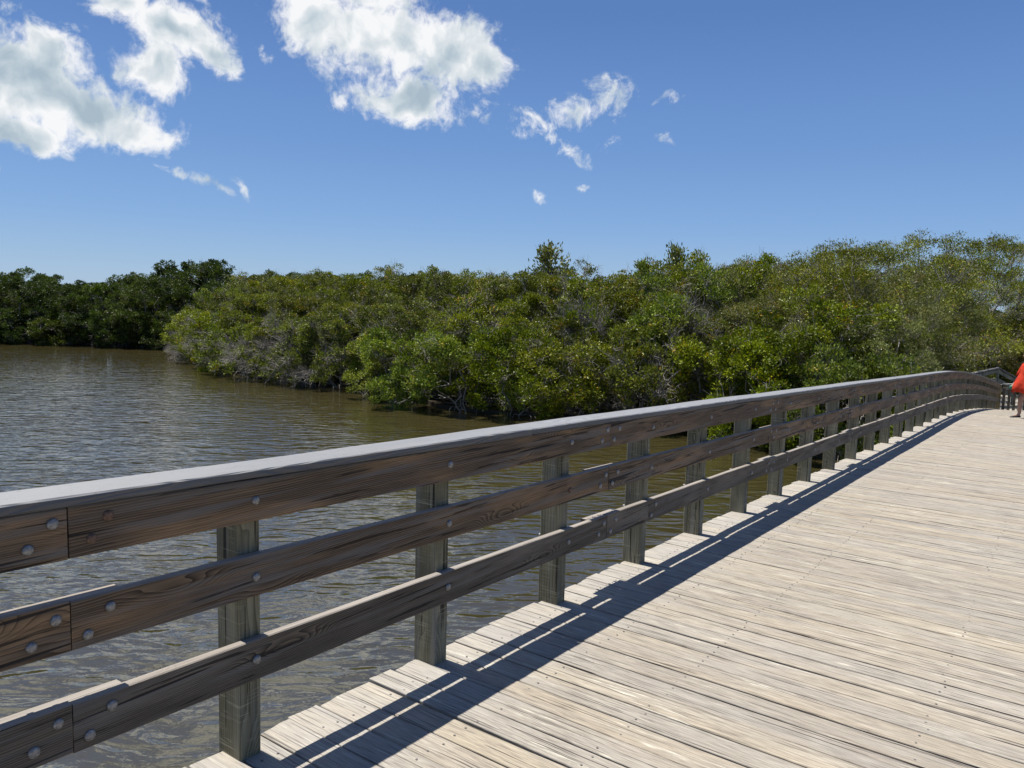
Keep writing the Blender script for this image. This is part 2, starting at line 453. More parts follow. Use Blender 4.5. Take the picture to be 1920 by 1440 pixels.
def water_material():
    m, t = material('murky_bay_water')
    geo = t.new('ShaderNodeNewGeometry')
    P = geo.outputs['Position']
    ang = math.atan2(0.62, 0.78)
    q = t.mapping(P, rot=(0, 0, -ang))
    sep = t.new('ShaderNodeSeparateXYZ'); t.l.new(q, sep.inputs[0])
    warp = t.noise(q, 0.7, 2, out='Color')
    qw = t.vmath('ADD', q, t.vmath('SCALE', t.vmath('SUBTRACT', warp, (0.5, 0.5, 0.5)), scale=0.5))
    big = t.noise(t.mapping(qw, scale=(0.42, 1.15, 1)), 1.0, 2, 0.5)
    mid = t.noise(t.mapping(qw, rot=(0, 0, 0.25), scale=(1.5, 4.2, 1)), 1.0, 0.6, 0.5, 0.6)
    mid2 = t.noise(t.mapping(qw, loc=(5, 3, 1), rot=(0, 0, -0.3), scale=(2.6, 5.5, 1)), 1.0, 0.6, 0.5, 0.6)
    small = t.noise(t.mapping(qw, rot=(0, 0, 0.1), scale=(9, 15, 1)), 1.0, 2, 0.5, 0.3)
    lee = t.noise(t.mapping(P, scale=(0.06, 0.06, 1)), 1.0, 2, 0.5)
    amp = t.maprange(lee, 0.35, 0.6, 0.7, 1.1)
    h = t.math('ADD', t.math('MULTIPLY', big, 0.055), t.math('MULTIPLY', mid, 0.046))
    h = t.math('ADD', h, t.math('MULTIPLY', mid2, 0.025))
    h = t.math('ADD', h, t.math('MULTIPLY', small, 0.006))
    h = t.math('MULTIPLY', h, amp)
    t.l.new(t.bump(h, 1.0, 1.0), t.bs.inputs['Normal'])
    silt = t.noise(t.mapping(P, scale=(0.15, 0.15, 1)), 1.0, 3, 0.5)
    g = t.mix(t.maprange(silt, 0.35, 0.65), (0.034, 0.029, 0.011), (0.041, 0.034, 0.013))
    t.put(t.bs.inputs['Base Color'], g)
    t.bs.inputs['Roughness'].default_value = 0.04
    t.bs.inputs['IOR'].default_value = 2.15
    return m


def leaf_material(name, a, b, c, yel, rough=0.48, trans=0.18, spec=0.2):
    m, t = material(name)
    at = t.new('ShaderNodeAttribute', attribute_name='tint')
    f = at.outputs['Fac']
    oi = t.new('ShaderNodeObjectInfo')
    g = t.ramp(f, [(0.0, a), (0.45, b), (0.86, c), (0.93, yel), (1.0, yel)])
    hs = t.new('ShaderNodeHueSaturation')
    t.put(hs.inputs['Color'], g)
    t.put(hs.inputs['Hue'], t.maprange(oi.outputs['Random'], 0, 1, 0.482, 0.512))
    t.put(hs.inputs['Saturation'], t.maprange(t.math('FRACT', t.math('MULTIPLY', oi.outputs['Random'], 17.3)), 0, 1, 0.92, 1.12))
    t.put(hs.inputs['Value'], t.maprange(t.math('FRACT', t.math('MULTIPLY', oi.outputs['Random'], 7.7)), 0, 1, 0.50, 0.90))
    t.put(t.bs.inputs['Base Color'], hs.outputs[0])
    t.bs.inputs['Roughness'].default_value = rough
    t.bs.inputs['Specular IOR Level'].default_value = spec
    tr = t.new('ShaderNodeBsdfTranslucent')
    t.put(tr.inputs['Color'], t.mix(1.0, hs.outputs[0], (1.5, 1.6, 0.6), 'MULTIPLY'))
    mx = t.new('ShaderNodeMixShader'); mx.inputs[0].default_value = trans
    t.l.new(t.bs.outputs[0], mx.inputs[1]); t.l.new(tr.outputs[0], mx.inputs[2])
    t.l.new(mx.outputs[0], t.out.inputs['Surface'])
    return m


def plain(name, colr, rough=0.6, metal=0.0, var=0.25, scale=30.0, bumpd=0.0):
    m, t = material(name)
    tc = t.new('ShaderNodeTexCoord')
    n = t.noise(tc.outputs['Object'], scale, 4, 0.6)
    g = t.mix(t.maprange(n, 0.3, 0.7), tuple(c * (1 - var) for c in colr), tuple(min(1, c * (1 + var)) for c in colr))
    t.put(t.bs.inputs['Base Color'], g)
    t.bs.inputs['Roughness'].default_value = rough
    t.bs.inputs['Metallic'].default_value = metal
    if bumpd: t.l.new(t.bump(n, 0.7, bumpd), t.bs.inputs['Normal']); t.bs.inputs['Specular IOR Level'].default_value = 0.08
    return m


M_DECK = deck_material()
M_RAIL = rail_material('brown_rail_wood', 'y', (0.038, 0.024, 0.014), (0.180, 0.121, 0.070), (0.34, 0.205, 0.10))
M_LOW = rail_material('greyed_rail_wood', 'y', (0.032, 0.024, 0.016), (0.155, 0.123, 0.086), (0.23, 0.19, 0.14))
M_POST = rail_material('treated_post_wood', 'z', (0.085, 0.076, 0.046), (0.20, 0.185, 0.115), (0.29, 0.27, 0.185), ring=30, sawmarks=True, knots=True)
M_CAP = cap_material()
M_WATER = water_material()
M_BOLT = plain('galvanised_steel', (0.24, 0.235, 0.225), 0.48, 0.5, 0.45, 130)
M_RUST = plain('rusted_steel', (0.15, 0.09, 0.06), 0.7, 0.3, 0.5, 120)
M_SCREW = plain('dull_screw_steel', (0.15, 0.14, 0.13), 0.55, 0.3)
M_BARK = plain('grey_twig_bark', (0.20, 0.185, 0.165), 0.85, 0, 0.3, 8)
M_DBARK = plain('dark_bark', (0.06, 0.05, 0.042), 0.9, 0, 0.3, 8)
M_MUD = plain('mangrove_mud', (0.05, 0.042, 0.03), 0.9, 0, 0.4, 1.5, 0.05)
M_SAND = plain('pale_shell_path', (0.40, 0.365, 0.31), 0.9, 0, 0.12, 4, 0.01)

L_SHORE = leaf_material('glossy_mangrove_leaf', (0.060, 0.088, 0.010), (0.175, 0.225, 0.020), (0.34, 0.39, 0.035), (0.50, 0.36, 0.04))
L_MID = leaf_material('green_mangrove_leaf', (0.055, 0.076, 0.010), (0.155, 0.188, 0.020), (0.29, 0.32, 0.035), (0.42, 0.24, 0.04))
L_DARK = leaf_material('dark_mangrove_leaf', (0.025, 0.042, 0.011), (0.066, 0.098, 0.018), (0.13, 0.17, 0.03), (0.13, 0.13, 0.03), trans=0.2, spec=0.15)
L_OLIVE = leaf_material('olive_buttonwood_leaf', (0.075, 0.088, 0.026), (0.18, 0.20, 0.066), (0.30, 0.32, 0.12), (0.40, 0.26, 0.06), rough=0.4)

# ------------------------------------------------------------------ bridge profile
_T = np.array([-12, -4, 0, 2, 4, 6, 8, 10, 12, 14, 16, 18, 20, 22, 24, 26, 28, 30, 34, 38, 48], float)
_Z = np.array([.25, .125, 0, -.066, -.125, -.19, -.262, -.33, -.40, -.475, -.545, -.61, -.685, -.78, -.91, -1.06, -1.22, -1.39, -1.77, -2.16, -2.3], float)
_g = np.arange(-12, 48, 0.1)
_z = np.interp(_g, _T, _Z)
_k = np.hanning(25); _k /= _k.sum()
_zs = np.convolve(np.pad(_z, 12, mode='edge'), _k, mode='valid')


def prof(t):
    return float(np.interp(t, _g, _zs))


END_T = 37.4
# ------------------------------------------------------------------ water, land
WL = -2.5
tag(link('water', mesh('water', [(-400, -300, WL), (400, -300, WL), (400, 400, WL), (-400, 400, WL)], [(0, 1, 2, 3)], M_WATER)),
    'murky olive brown bay water with wind ripples', None, None, 'structure')

LAND = [(70, 17), (6, 22), (-1.2, 23), (-3.2, 22.8), (-5, 24.0), (-9, 25.6), (-12, 24.5), (-15.5, 23.1), (-18, 22.9), (-20.6, 24.4), (-22.7, 26.3),
        (-26, 25.1), (-30, 25.5), (-34.5, 26.2), (-40, 28.4), (-45, 31.0), (-47.6, 32.9), (-47, 36), (-50, 38), (-54.6, 35.8), (-61, 32.3),
        (-68, 28.8), (-76, 25.4), (-85, 21.4), (-96, 16.4), (-112, 9), (-150, -10), (-390, -60), (-390, 390), (390, 390), (390, 17)]


def build_land():
    bm = bmesh.new()
    top = [bm.verts.new((x, y, WL + 0.16)) for x, y in LAND]
    low = [bm.verts.new((x, y, WL - 0.5)) for x, y in LAND]
    n = len(top)
    f = bm.faces.new(top)
    for i in range(n):
        bm.faces.new((top[i], low[i], low[(i + 1) % n], top[(i + 1) % n]))
    bmesh.ops.triangulate(bm, faces=[f])
    bmesh.ops.recalc_face_normals(bm, faces=bm.faces)
    me = bpy.data.meshes.new('ground'); bm.to_mesh(me); bm.free()
    me.materials.append(M_MUD)
    tag(link('ground', me), 'dark muddy ground under the mangroves', None, None, 'structure')
    # pale path where the boardwalk comes down
    pts = [(0.14, 37.6), (4.6, 37.2), (5.2, 41), (9, 45), (16, 47), (16, 50), (3, 49.5), (-1.2, 45.0)]
    me = mesh('path', [(x, y, -2.19) for x, y in pts] + [(x, y, -2.6) for x, y in pts],
              [tuple(range(8))] + [(i, i + 8, (i + 1) % 8 + 8, (i + 1) % 8) for i in range(8)], M_SAND)
    tag(link('path', me), 'pale sunlit path beyond the foot of the boardwalk', None, None, 'structure')


build_land()

# ------------------------------------------------------------------ deck
DX0, DX1 = -0.113, 4.35
deck = empty('boardwalk_deck', (0, 0, 0))
tag(deck, 'bleached plank deck of the arched footbridge', None, None, 'structure')
PW = 0.1385


def plank_mesh(k):
    rnd = random.Random(k * 7 + 3)
    n = 26
    sec = [(-0.5, -0.036), (-0.5, -0.004), (-0.487, -0.001), (-0.455, 0.0), (-0.16, rnd.uniform(-.0016, .0002)), (0.17, rnd.uniform(-.0016, .0002)),
           (0.455, 0.0), (0.487, -0.001), (0.5, -0.004), (0.5, -0.036)]
    ph = [rnd.uniform(0, 6.3) for _ in range(8)]
    x0 = DX0 + rnd.uniform(-0.012, 0.008)
    vs = []
    for i in range(n + 1):
        u = i / n
        x = x0 + (DX1 - x0) * (u ** 1.25)
        e1 = 0.0016 * math.sin(x * 3.1 + ph[0]) + 0.001 * math.sin(x * 8.7 + ph[1]) + 0.0006 * math.sin(x * 21 + ph[6])
        e2 = 0.0016 * math.sin(x * 2.7 + ph[2]) + 0.001 * math.sin(x * 9.9 + ph[3]) + 0.0006 * math.sin(x * 19 + ph[7])
        zz = 0.0012 * math.sin(x * 1.9 + ph[4]) + 0.0006 * math.sin(x * 6.0 + ph[5])
        for s, z in sec:
            y = s * PW + (e1 if s < 0 else e2) * min(1, abs(s) * 2)
            xx = x
            if i == 0: xx = x + 0.006 * math.sin(s * 5 + ph[5])
            vs.append((xx, y, z + zz))
    m = len(sec)
    fs = []
    for i in range(n):
        for j in range(m):
            a = i * m + j; b = i * m + (j + 1) % m
            fs.append((a, b, b + m, a + m))
    fs.append(tuple(range(m))[::-1])
    fs.append(tuple(n * m + j for j in range(m)))
    return mesh('plank', vs, fs, M_DECK)


def y_far(t):
    return t > 8


def build_deck():
    variants = [plank_mesh(k) for k in range(12)]
    rnd = random.Random(5)
    screws_v, screws_f = [], []
    t = -2.86
    rows = [0.05, 0.467, 0.95, 1.92, 2.87, 3.83]
    cnt = 0
    wide_gap = {}
    pitch = 0.1452
    while t < END_T + 0.3:
        sl = (prof(t + .05) - prof(t - .05)) / .1
        o = link('plank', variants[rnd.randrange(12)], deck, (0, t, prof(t) + rnd.uniform(-0.0015, 0.0015)))
        gapsc = rnd.choice([1.0, 0.99, 1.01, 0.96, 0.975, 0.985, 0.93, 1.015])
        o.scale = (1, gapsc, 1)
        o.rotation_euler = (math.atan(sl) + rnd.uniform(-0.006, 0.006), 0, rnd.uniform(-0.0006, 0.0006))
        zt = o.location.z
        if t < 24:
            for x in rows:
                for dy in (-0.036, 0.036):
                    if rnd.random() < (0.14 if x < 1.5 else 0.45): continue
                    if y_far(t) and rnd.random() < .5: continue
                    cx = x + rnd.uniform(-.014, .014); cy = t + dy + rnd.uniform(-.006, .006)
                    cz = prof(cy) + 0.0024 + (zt - prof(t))
                    b = len(screws_v)
                    for a in range(6):
                        screws_v.append((cx + .0048 * math.cos(a * math.pi / 3), cy + .0048 * math.sin(a * math.pi / 3), cz - 0.0005))
                    for a in range(6):
                        screws_v.append((cx + .0048 * math.cos(a * math.pi / 3), cy + .0048 * math.sin(a * math.pi / 3), cz - 0.01))
                    screws_f.append(tuple(b + a for a in range(6)))
                    for a in range(6):
                        screws_f.append((b + a, b + 6 + a, b + 6 + (a + 1) % 6, b + (a + 1) % 6))
        cnt += 1
        t += pitch
    o = link('screw_heads', mesh('screw_heads', screws_v, screws_f, M_SCREW), deck)
    tag(o, 'small dull screw heads in rows across the deck planks', None, None, 'stuff')
    # beams under the planks and piles in the water
    for x in (0.05, 0.467, 0.95, 1.43, 1.91, 2.87, 3.83):
        vs, fs = [], []
        ys = np.arange(-2.9, END_T + 0.3, 1.3)
        for y in ys:
            z = prof(y) - 0.041
            vs += [(x - .038, y, z), (x + .038, y, z), (x + .038, y, z - .28), (x - .038, y, z - .28)]
        for i in range(len(ys) - 1):
            for j in range(4):
                fs.append((i * 4 + j, i * 4 + (j + 1) % 4, i * 4 + 4 + (j + 1) % 4, i * 4 + 4 + j))
        n4 = (len(ys) - 1) * 4
        fs += [(3, 2, 1, 0), (n4, n4 + 1, n4 + 2, n4 + 3)]
        link('stringer', mesh('stringer', vs, fs, M_POST), deck)
    for y in np.arange(-0.5, 34, 4.9):
        for x in (0.25, 3.6):
            vs, fs = [], []
            for k in range(10):
                a = k * math.tau / 10
                vs += [(0.14 * math.cos(a), 0.14 * math.sin(a), -4), (0.14 * math.cos(a), 0.14 * math.sin(a), 0)]
            for k in range(10):
                a = 2 * k; b = 2 * ((k + 1) % 10)
                fs.append((a, b, b + 1, a + 1))
            fs.append(tuple(2 * k + 1 for k in range(10)))
            link('pile', mesh('pile', vs, fs, M_POST, True), deck, (x + 0.02, y, prof(y) - 0.33))


build_deck()

# ------------------------------------------------------------------ railing
railing = empty('wooden_railing', (0, 0, 0))
tag(railing, 'long brown three rail wooden railing with grey cap along the deck edge', 'railing')


def rail_mesh(t0, t1, h, w, x0, x1, mat, seed, bev=0.004):
    """straight board following the arch; origin at its start"""
    rnd = random.Random(seed)
    n = max(2, int((t1 - t0) / 0.28))
    zc0 = prof(t0) + h
    ph = [rnd.uniform(0, 6.3) for _ in range(6)]
    vs = []
    for i in range(n + 1):
        t = t0 + (t1 - t0) * i / n
        zc = prof(t) + h - zc0
        eT = .0014 * math.sin(t * 2.3 + ph[0]) + .0008 * math.sin(t * 7 + ph[1])
        eB = .0014 * math.sin(t * 2.1 + ph[2]) + .0008 * math.sin(t * 8 + ph[3])
        a, b = -w / 2 + eB, w / 2 + eT
        X0, X1 = x0, x1
        ring = [(X0 + bev, a), (X1 - bev, a), (X1, a + bev), (X1, b - bev), (X1 - bev, b), (X0 + bev, b), (X0, b - bev), (X0, a + bev)]
        for x, z in ring:
            vs.append((x, t - t0, zc + z))
    m = 8
    fs = []
    for i in range(n):
        for j in range(m):
            fs.append((i * m + (j + 1) % m, i * m + j, i * m + m + j, i * m + m + (j + 1) % m))
    fs.append(tuple(range(m)))
    fs.append(tuple(n * m + j for j in range(m))[::-1])
    return mesh('board', vs, fs, mat), zc0


def bolt_mesh(mat):
    vs, fs = [], []
    N = 14
    prof_ = [(0.0165, 0.0), (0.0165, 0.002), (0.0145, 0.0055), (0.009, 0.0078)]
    for rr, x in prof_:
        for k in range(N):
            a = k * math.tau / N
            vs.append((x, rr * math.cos(a), rr * math.sin(a)))
    vs.append((0.0084, 0, 0))
    for i in range(len(prof_) - 1):
        for k in range(N):
            fs.append((i * N + k, i * N + (k + 1) % N, (i + 1) * N + (k + 1) % N, (i + 1) * N + k))
    b = (len(prof_) - 1) * N
    for k in range(N):
        fs.append((b + k, b + (k + 1) % N, len(vs) - 1))
    return mesh('bolt', vs, fs, mat, True)


BOLT = bolt_mesh(M_BOLT)
BOLTR = bolt_mesh(M_RUST)
_be = []
for (x, r_) in ((0, .0085), (-.032, .0085)):
    for k in range(8):
        _be.append((x, r_ * math.cos(k * math.tau / 8), r_ * math.sin(k * math.tau / 8)))
BOLT_END = mesh('bolt_end', _be, [(k, (k + 1) % 8, 8 + (k + 1) % 8, 8 + k) for k in range(8)] + [tuple(range(8, 16))], M_BOLT)

POST_T = [-2.48, -1.45, -0.46, 0.53 - 0.0, 1.555, 2.590, 3.645, 4.695, 5.735, 6.78, 7.85, 8.92, 10.03, 11.22, 12.40, 13.58, 14.80, 15.98, 17.2, 18.35, 19.55, 20.8, 22.05, 23.3, 24.55, 25.85, 27.1, 28.4, 29.7, 31.0, 32.3, 33.6, 34.9, 36.2]
POST_T = [t for t in POST_T if not (0.3 < t < 1.2)]


def build_railing():
    rnd = random.Random(21)
    # posts
    pms = []
    for k in range(4):
        x0, x1, y0, y1, b = -0.131, 0.0, 0.0, 0.090, 0.005
        vs, fs = [], []
        zs = [-0.42, -0.1, 0.2, 0.5, 0.8, 1.034]
        ph = random.Random(k).uniform(0, 6)
        for z in zs:
            e = 0.0012 * math.sin(z * 5 + ph)
            vs += [(x0 + b, y0 + e, z), (x1 - b, y0 + e, z), (x1, y0 + b + e, z), (x1, y1 - b + e, z), (x1 - b, y1 + e, z), (x0 + b, y1 + e, z), (x0, y1 - b + e, z), (x0, y0 + b + e, z)]
        for i in range(len(zs) - 1):
            for j in range(8):
                fs.append((i * 8 + j, i * 8 + (j + 1) % 8, i * 8 + 8 + (j + 1) % 8, i * 8 + 8 + j))
        fs.append(tuple((len(zs) - 1) * 8 + j for j in range(8)))
        pms.append(mesh('post', vs, fs, M_POST))
    for t in POST_T:
        o = link('post', pms[rnd.randrange(4)], railing, (rnd.uniform(-.002, 0), t, prof(t + .045)))
        o.rotation_euler = (rnd.uniform(-.006, .006), rnd.uniform(-.003, .003), 0)
        if t < 20:
            for h in (0.953, 0.68, 0.377):
                link('bolt_end', BOLT_END, o, (-0.1312, 0.045, h))
    # rails
    tj = [-3.0, 0.983, 4.143, 7.36, 10.65, 13.98, 17.3, 20.6, 23.9, 27.2, 30.5, 33.8, END_T]
    lj = [-3.0, 0.980, 4.143, 4.722, 7.34, 10.65, 13.98, 17.3, 20.6, 23.9, 27.2, 30.5, 33.8, END_T]
    for name, joints, h, mat in (('top_rail', tj, 0.957, M_RAIL), ('middle_rail', tj, 0.683, M_RAIL), ('bottom_rail', lj, 0.378, M_LOW)):
        w = 0.150
        for i in range(len(joints) - 1):
            a, b = joints[i], joints[i + 1]
            dh = rnd.uniform(-.003, .003)
            me, zc0 = rail_mesh(a + 0.0018, b - 0.0018, h + dh, w, 0.0015, 0.038 + rnd.uniform(-.0015, .0015), mat, rnd.random())
            o = link(name, me, railing, (0, a + 0.0018, zc0))

            def bolt(t, hh, rust=False):
                me_ = BOLTR if rust else BOLT
                bo = link('bolt', me_, o, (0.0384, t - a - 0.0018, prof(t) + hh + rnd.uniform(-.004, .004) - zc0))
                bo.rotation_euler = (rnd.uniform(0, 6), 0, 0)
                s = rnd.uniform(0.92, 1.05)
                bo.scale = (1, s, s)
            if a < 20:
                short = (b - a) < 1
                if a > 0.5:
                    if h > .9 and a < 1:
                        bolt(a + .112, h + .030, True); bolt(a + .063, h - .028, True)
                    else:
                        bolt(a + .112, h + .030); bolt(a + .046, h - .036)
                if b < 19 and not (name == 'bottom_rail' and b > 4.7 and b < 4.8):
                    bolt(b - .040, h + .030); bolt(b - .105, h - .030, rnd.random() < .2)
                if not short:
                    for t in POST_T:
                        if a + .15 < t + .045 < b - .15 and t < 18:
                            bolt(t + .045, h - .004, rnd.random() < .15)
    # splice blocks behind the rails at each joint
    for j in tj[1:9]:
        for h in (0.955, 0.680, 0.376):
            me, zc0 = rail_mesh(j - 0.19, j + 0.16, h + rnd.uniform(-.004, .004), 0.143, -0.0385, -0.0005, M_LOW if h < .5 else M_RAIL, rnd.random())
            o = link('splice_block', me, railing, (0, j - 0.19, zc0))
            if j < 12:
                for dy in (.085, .15, .235, .30):
                    link('bolt_end', BOLT_END, o, (-0.0385, dy, rnd.choice((-.032, .03))))
    # cap
    cj = [-3.0, -0.4, 3.27, 6.95, 10.6, 14.3, 17.9, 21.6, 25.2, 28.9, 32.5, END_T + 0.05]
    for i in range(len(cj) - 1):
        a, b = cj[i], cj[i + 1]
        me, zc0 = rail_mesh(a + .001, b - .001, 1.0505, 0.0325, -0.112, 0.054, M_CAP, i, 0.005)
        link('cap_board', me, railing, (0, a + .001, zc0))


build_railing()


# ------------------------------------------------------------------ generic boxes for far railings
def beam(name, p0, p1, w, th, mat, parent, up=Vector((0, 0, 1))):
    """rectangular beam from p0 to p1, w wide (horizontal), th tall"""
    p0 = Vector(p0); p1 = Vector(p1)
    d = (p1 - p0)
    L = d.length; d.normalize()
    if abs(d.dot(up)) > .98: up = Vector((0, 1, 0))
    s = d.cross(up).normalized(); u = s.cross(d)
    b = min(w, th) * 0.1
    sec = [(-w / 2 + b, -th / 2), (w / 2 - b, -th / 2), (w / 2, -th / 2 + b), (w / 2, th / 2 - b), (w / 2 - b, th / 2), (-w / 2 + b, th / 2), (-w / 2, th / 2 - b), (-w / 2, -th / 2 + b)]
    vs = [tuple(s * x + u * z) for x, z in sec] + [tuple(d * L + s * x + u * z) for x, z in sec]
    fs = [(j, (j + 1) % 8, 8 + (j + 1) % 8, 8 + j) for j in range(8)] + [tuple(range(8))[::-1], tuple(range(8, 16))]
    return link(name, mesh(name, vs, fs, mat), parent, tuple(p0 - Vector(parent.location)))


M_GREEN = rail_material('greenish_treated_wood', 'z', (0.11, 0.118, 0.09), (0.21, 0.222, 0.175), (0.28, 0.29, 0.235), ring=25, knots=False)
M_YPOST = rail_material('ochre_post_wood', 'z', (0.15, 0.115, 0.05), (0.30, 0.23, 0.10), (0.38, 0.29, 0.14), ring=25, knots=False)


def build_landing():
    zb = -2.2
    np_ = empty('corner_post', (0.0, END_T + 0.15, zb))
    tag(np_, 'square ochre brown corner post where the long railing ends', 'post')
    beam('post_shaft', (-0.02, END_T + 0.15, zb - .3), (-0.02, END_T + 0.15, zb + 1.08), 0.2, 0.2, M_YPOST, np_)
    beam('post_top', (-0.02, END_T + 0.15, zb + 1.08), (-0.02, END_T + 0.15, zb + 1.12), 0.23, 0.23, M_CAP, np_)
    # picket railing going right from the corner post
    a = Vector((0.14, 37.7, zb)); b = Vector((1.35, 39.5, zb + .03)); e = Vector((3.0, 42.0, zb + .05))
    pr = empty('picket_railing', tuple(a))
    tag(pr, 'dark picket railing with grey cap between the corner post and the walking person', 'railing')
    for p, q in ((a, b), (b, e)):
        beam('cap_board', p + Vector((0, 0, 1.12)), q + Vector((0, 0, 1.12)), 0.2, 0.04, M_CAP, pr)
        beam('rail', p + Vector((0, 0, .95)), q + Vector((0, 0, .95)), 0.04, 0.13, M_GREEN, pr)
        beam('rail', p + Vector((0, 0, .16)), q + Vector((0, 0, .16)), 0.04, 0.13, M_GREEN, pr)
        n = 7
        for i in range(n + 1):
            c = p.lerp(q, i / n)
            beam('picket', c + Vector((0.04, 0, 0)), c + Vector((0.04, 0, 1.0)), 0.10, 0.10 if i in (0, n) else .045, M_LOW, pr)
    # peaked side railing behind the long one
    sr = empty('peaked_railing', (-0.8, 38.5, zb))
    tag(sr, 'grey green railing rising to a peak behind the end of the long railing', 'railing')
    P = [Vector((-1.25, 38.2, -0.80)), Vector((-0.25, 39.9, -0.53)), Vector((0.36, 40.3, -0.90)), Vector((0.62, 41.6, -1.06))]
    for p, q in zip(P[:-1], P[1:]):
        beam('cap_board', p, q, 0.2, 0.05, M_CAP, sr)
        beam('rail', p - Vector((0, 0, .14)), q - Vector((0, 0, .14)), 0.05, 0.15, M_GREEN, sr)
        beam('rail', p - Vector((0, 0, .5)), q - Vector((0, 0, .5)), 0.05, 0.14, M_GREEN, sr)
        beam('rail', p - Vector((0, 0, .85)), q - Vector((0, 0, .85)), 0.05, 0.14, M_GREEN, sr)
    for p in P + [P[0].lerp(P[1], .5)]:
        beam('post', (p.x, p.y, zb - .2), (p.x, p.y, p.z - .04), 0.11, 0.11, M_GREEN, sr)


build_landing()


# ------------------------------------------------------------------ vegetation
class Buf:
    def __init__(s):
        s.v = []; s.f = []; s.n = 0

    def tube(s, pts, r0, r1, k=3):
        pts = np.asarray(pts, float)
        m = len(pts)
        d = np.gradient(pts, axis=0)
        d /= np.linalg.norm(d, axis=1, keepdims=True) + 1e-9
        ref = np.array([0.31, 0.67, 0.2])
        a = np.cross(d, ref); a /= np.linalg.norm(a, axis=1, keepdims=True) + 1e-9
        b = np.cross(d, a)
        rr = np.linspace(r0, r1, m)[:, None]
        ring = []
        for j in range(k):
            an = j * math.tau / k
            ring.append(pts + rr * (a * math.cos(an) + b * math.sin(an)))
        V = np.stack(ring, 1).reshape(-1, 3)
        base = s.n
        s.v.append(V); s.n += len(V)
        F = []
        for i in range(m - 1):
            for j in range(k):
                F.append((base + i * k + j, base + i * k + (j + 1) % k, base + (i + 1) * k + (j + 1) % k, base + (i + 1) * k + j))
        s.f.append(np.array(F))

    def build(s, name, mat):
        V = np.concatenate(s.v); F = np.concatenate(s.f)
        return quad_mesh(name, V, F, mat)


def quad_mesh(name, V, F, mat, tint=None):
    me = bpy.data.meshes.new(name)
    me.vertices.add(len(V)); me.vertices.foreach_set('co', V.astype(np.float32).ravel())
    me.loops.add(F.size); me.loops.foreach_set('vertex_index', F.astype(np.int32).ravel())
    me.polygons.add(len(F))
    me.polygons.foreach_set('loop_start', np.arange(0, F.size, 4, dtype=np.int32))
    me.polygons.foreach_set('loop_total', np.full(len(F), 4, dtype=np.int32))
    if tint is not None:
        at = me.attributes.new('tint', 'FLOAT', 'POINT')
        at.data.foreach_set('value', tint.astype(np.float32))
    me.materials.append(mat)
    me.update(calc_edges=True)
    return me


def unit(a):
    return a / (np.linalg.norm(a, axis=-1, keepdims=True) + 1e-9)


def wobble(p, q, rng, amp, n=5):
    p = np.array(p); q = np.array(q)
    t = np.linspace(0, 1, n)[:, None]
    pts = p + (q - p) * t
    L = np.linalg.norm(q - p)
    off = rng.normal(0, amp * L, (n, 3)); off[0] = 0; off[-1] = 0
    return pts + off


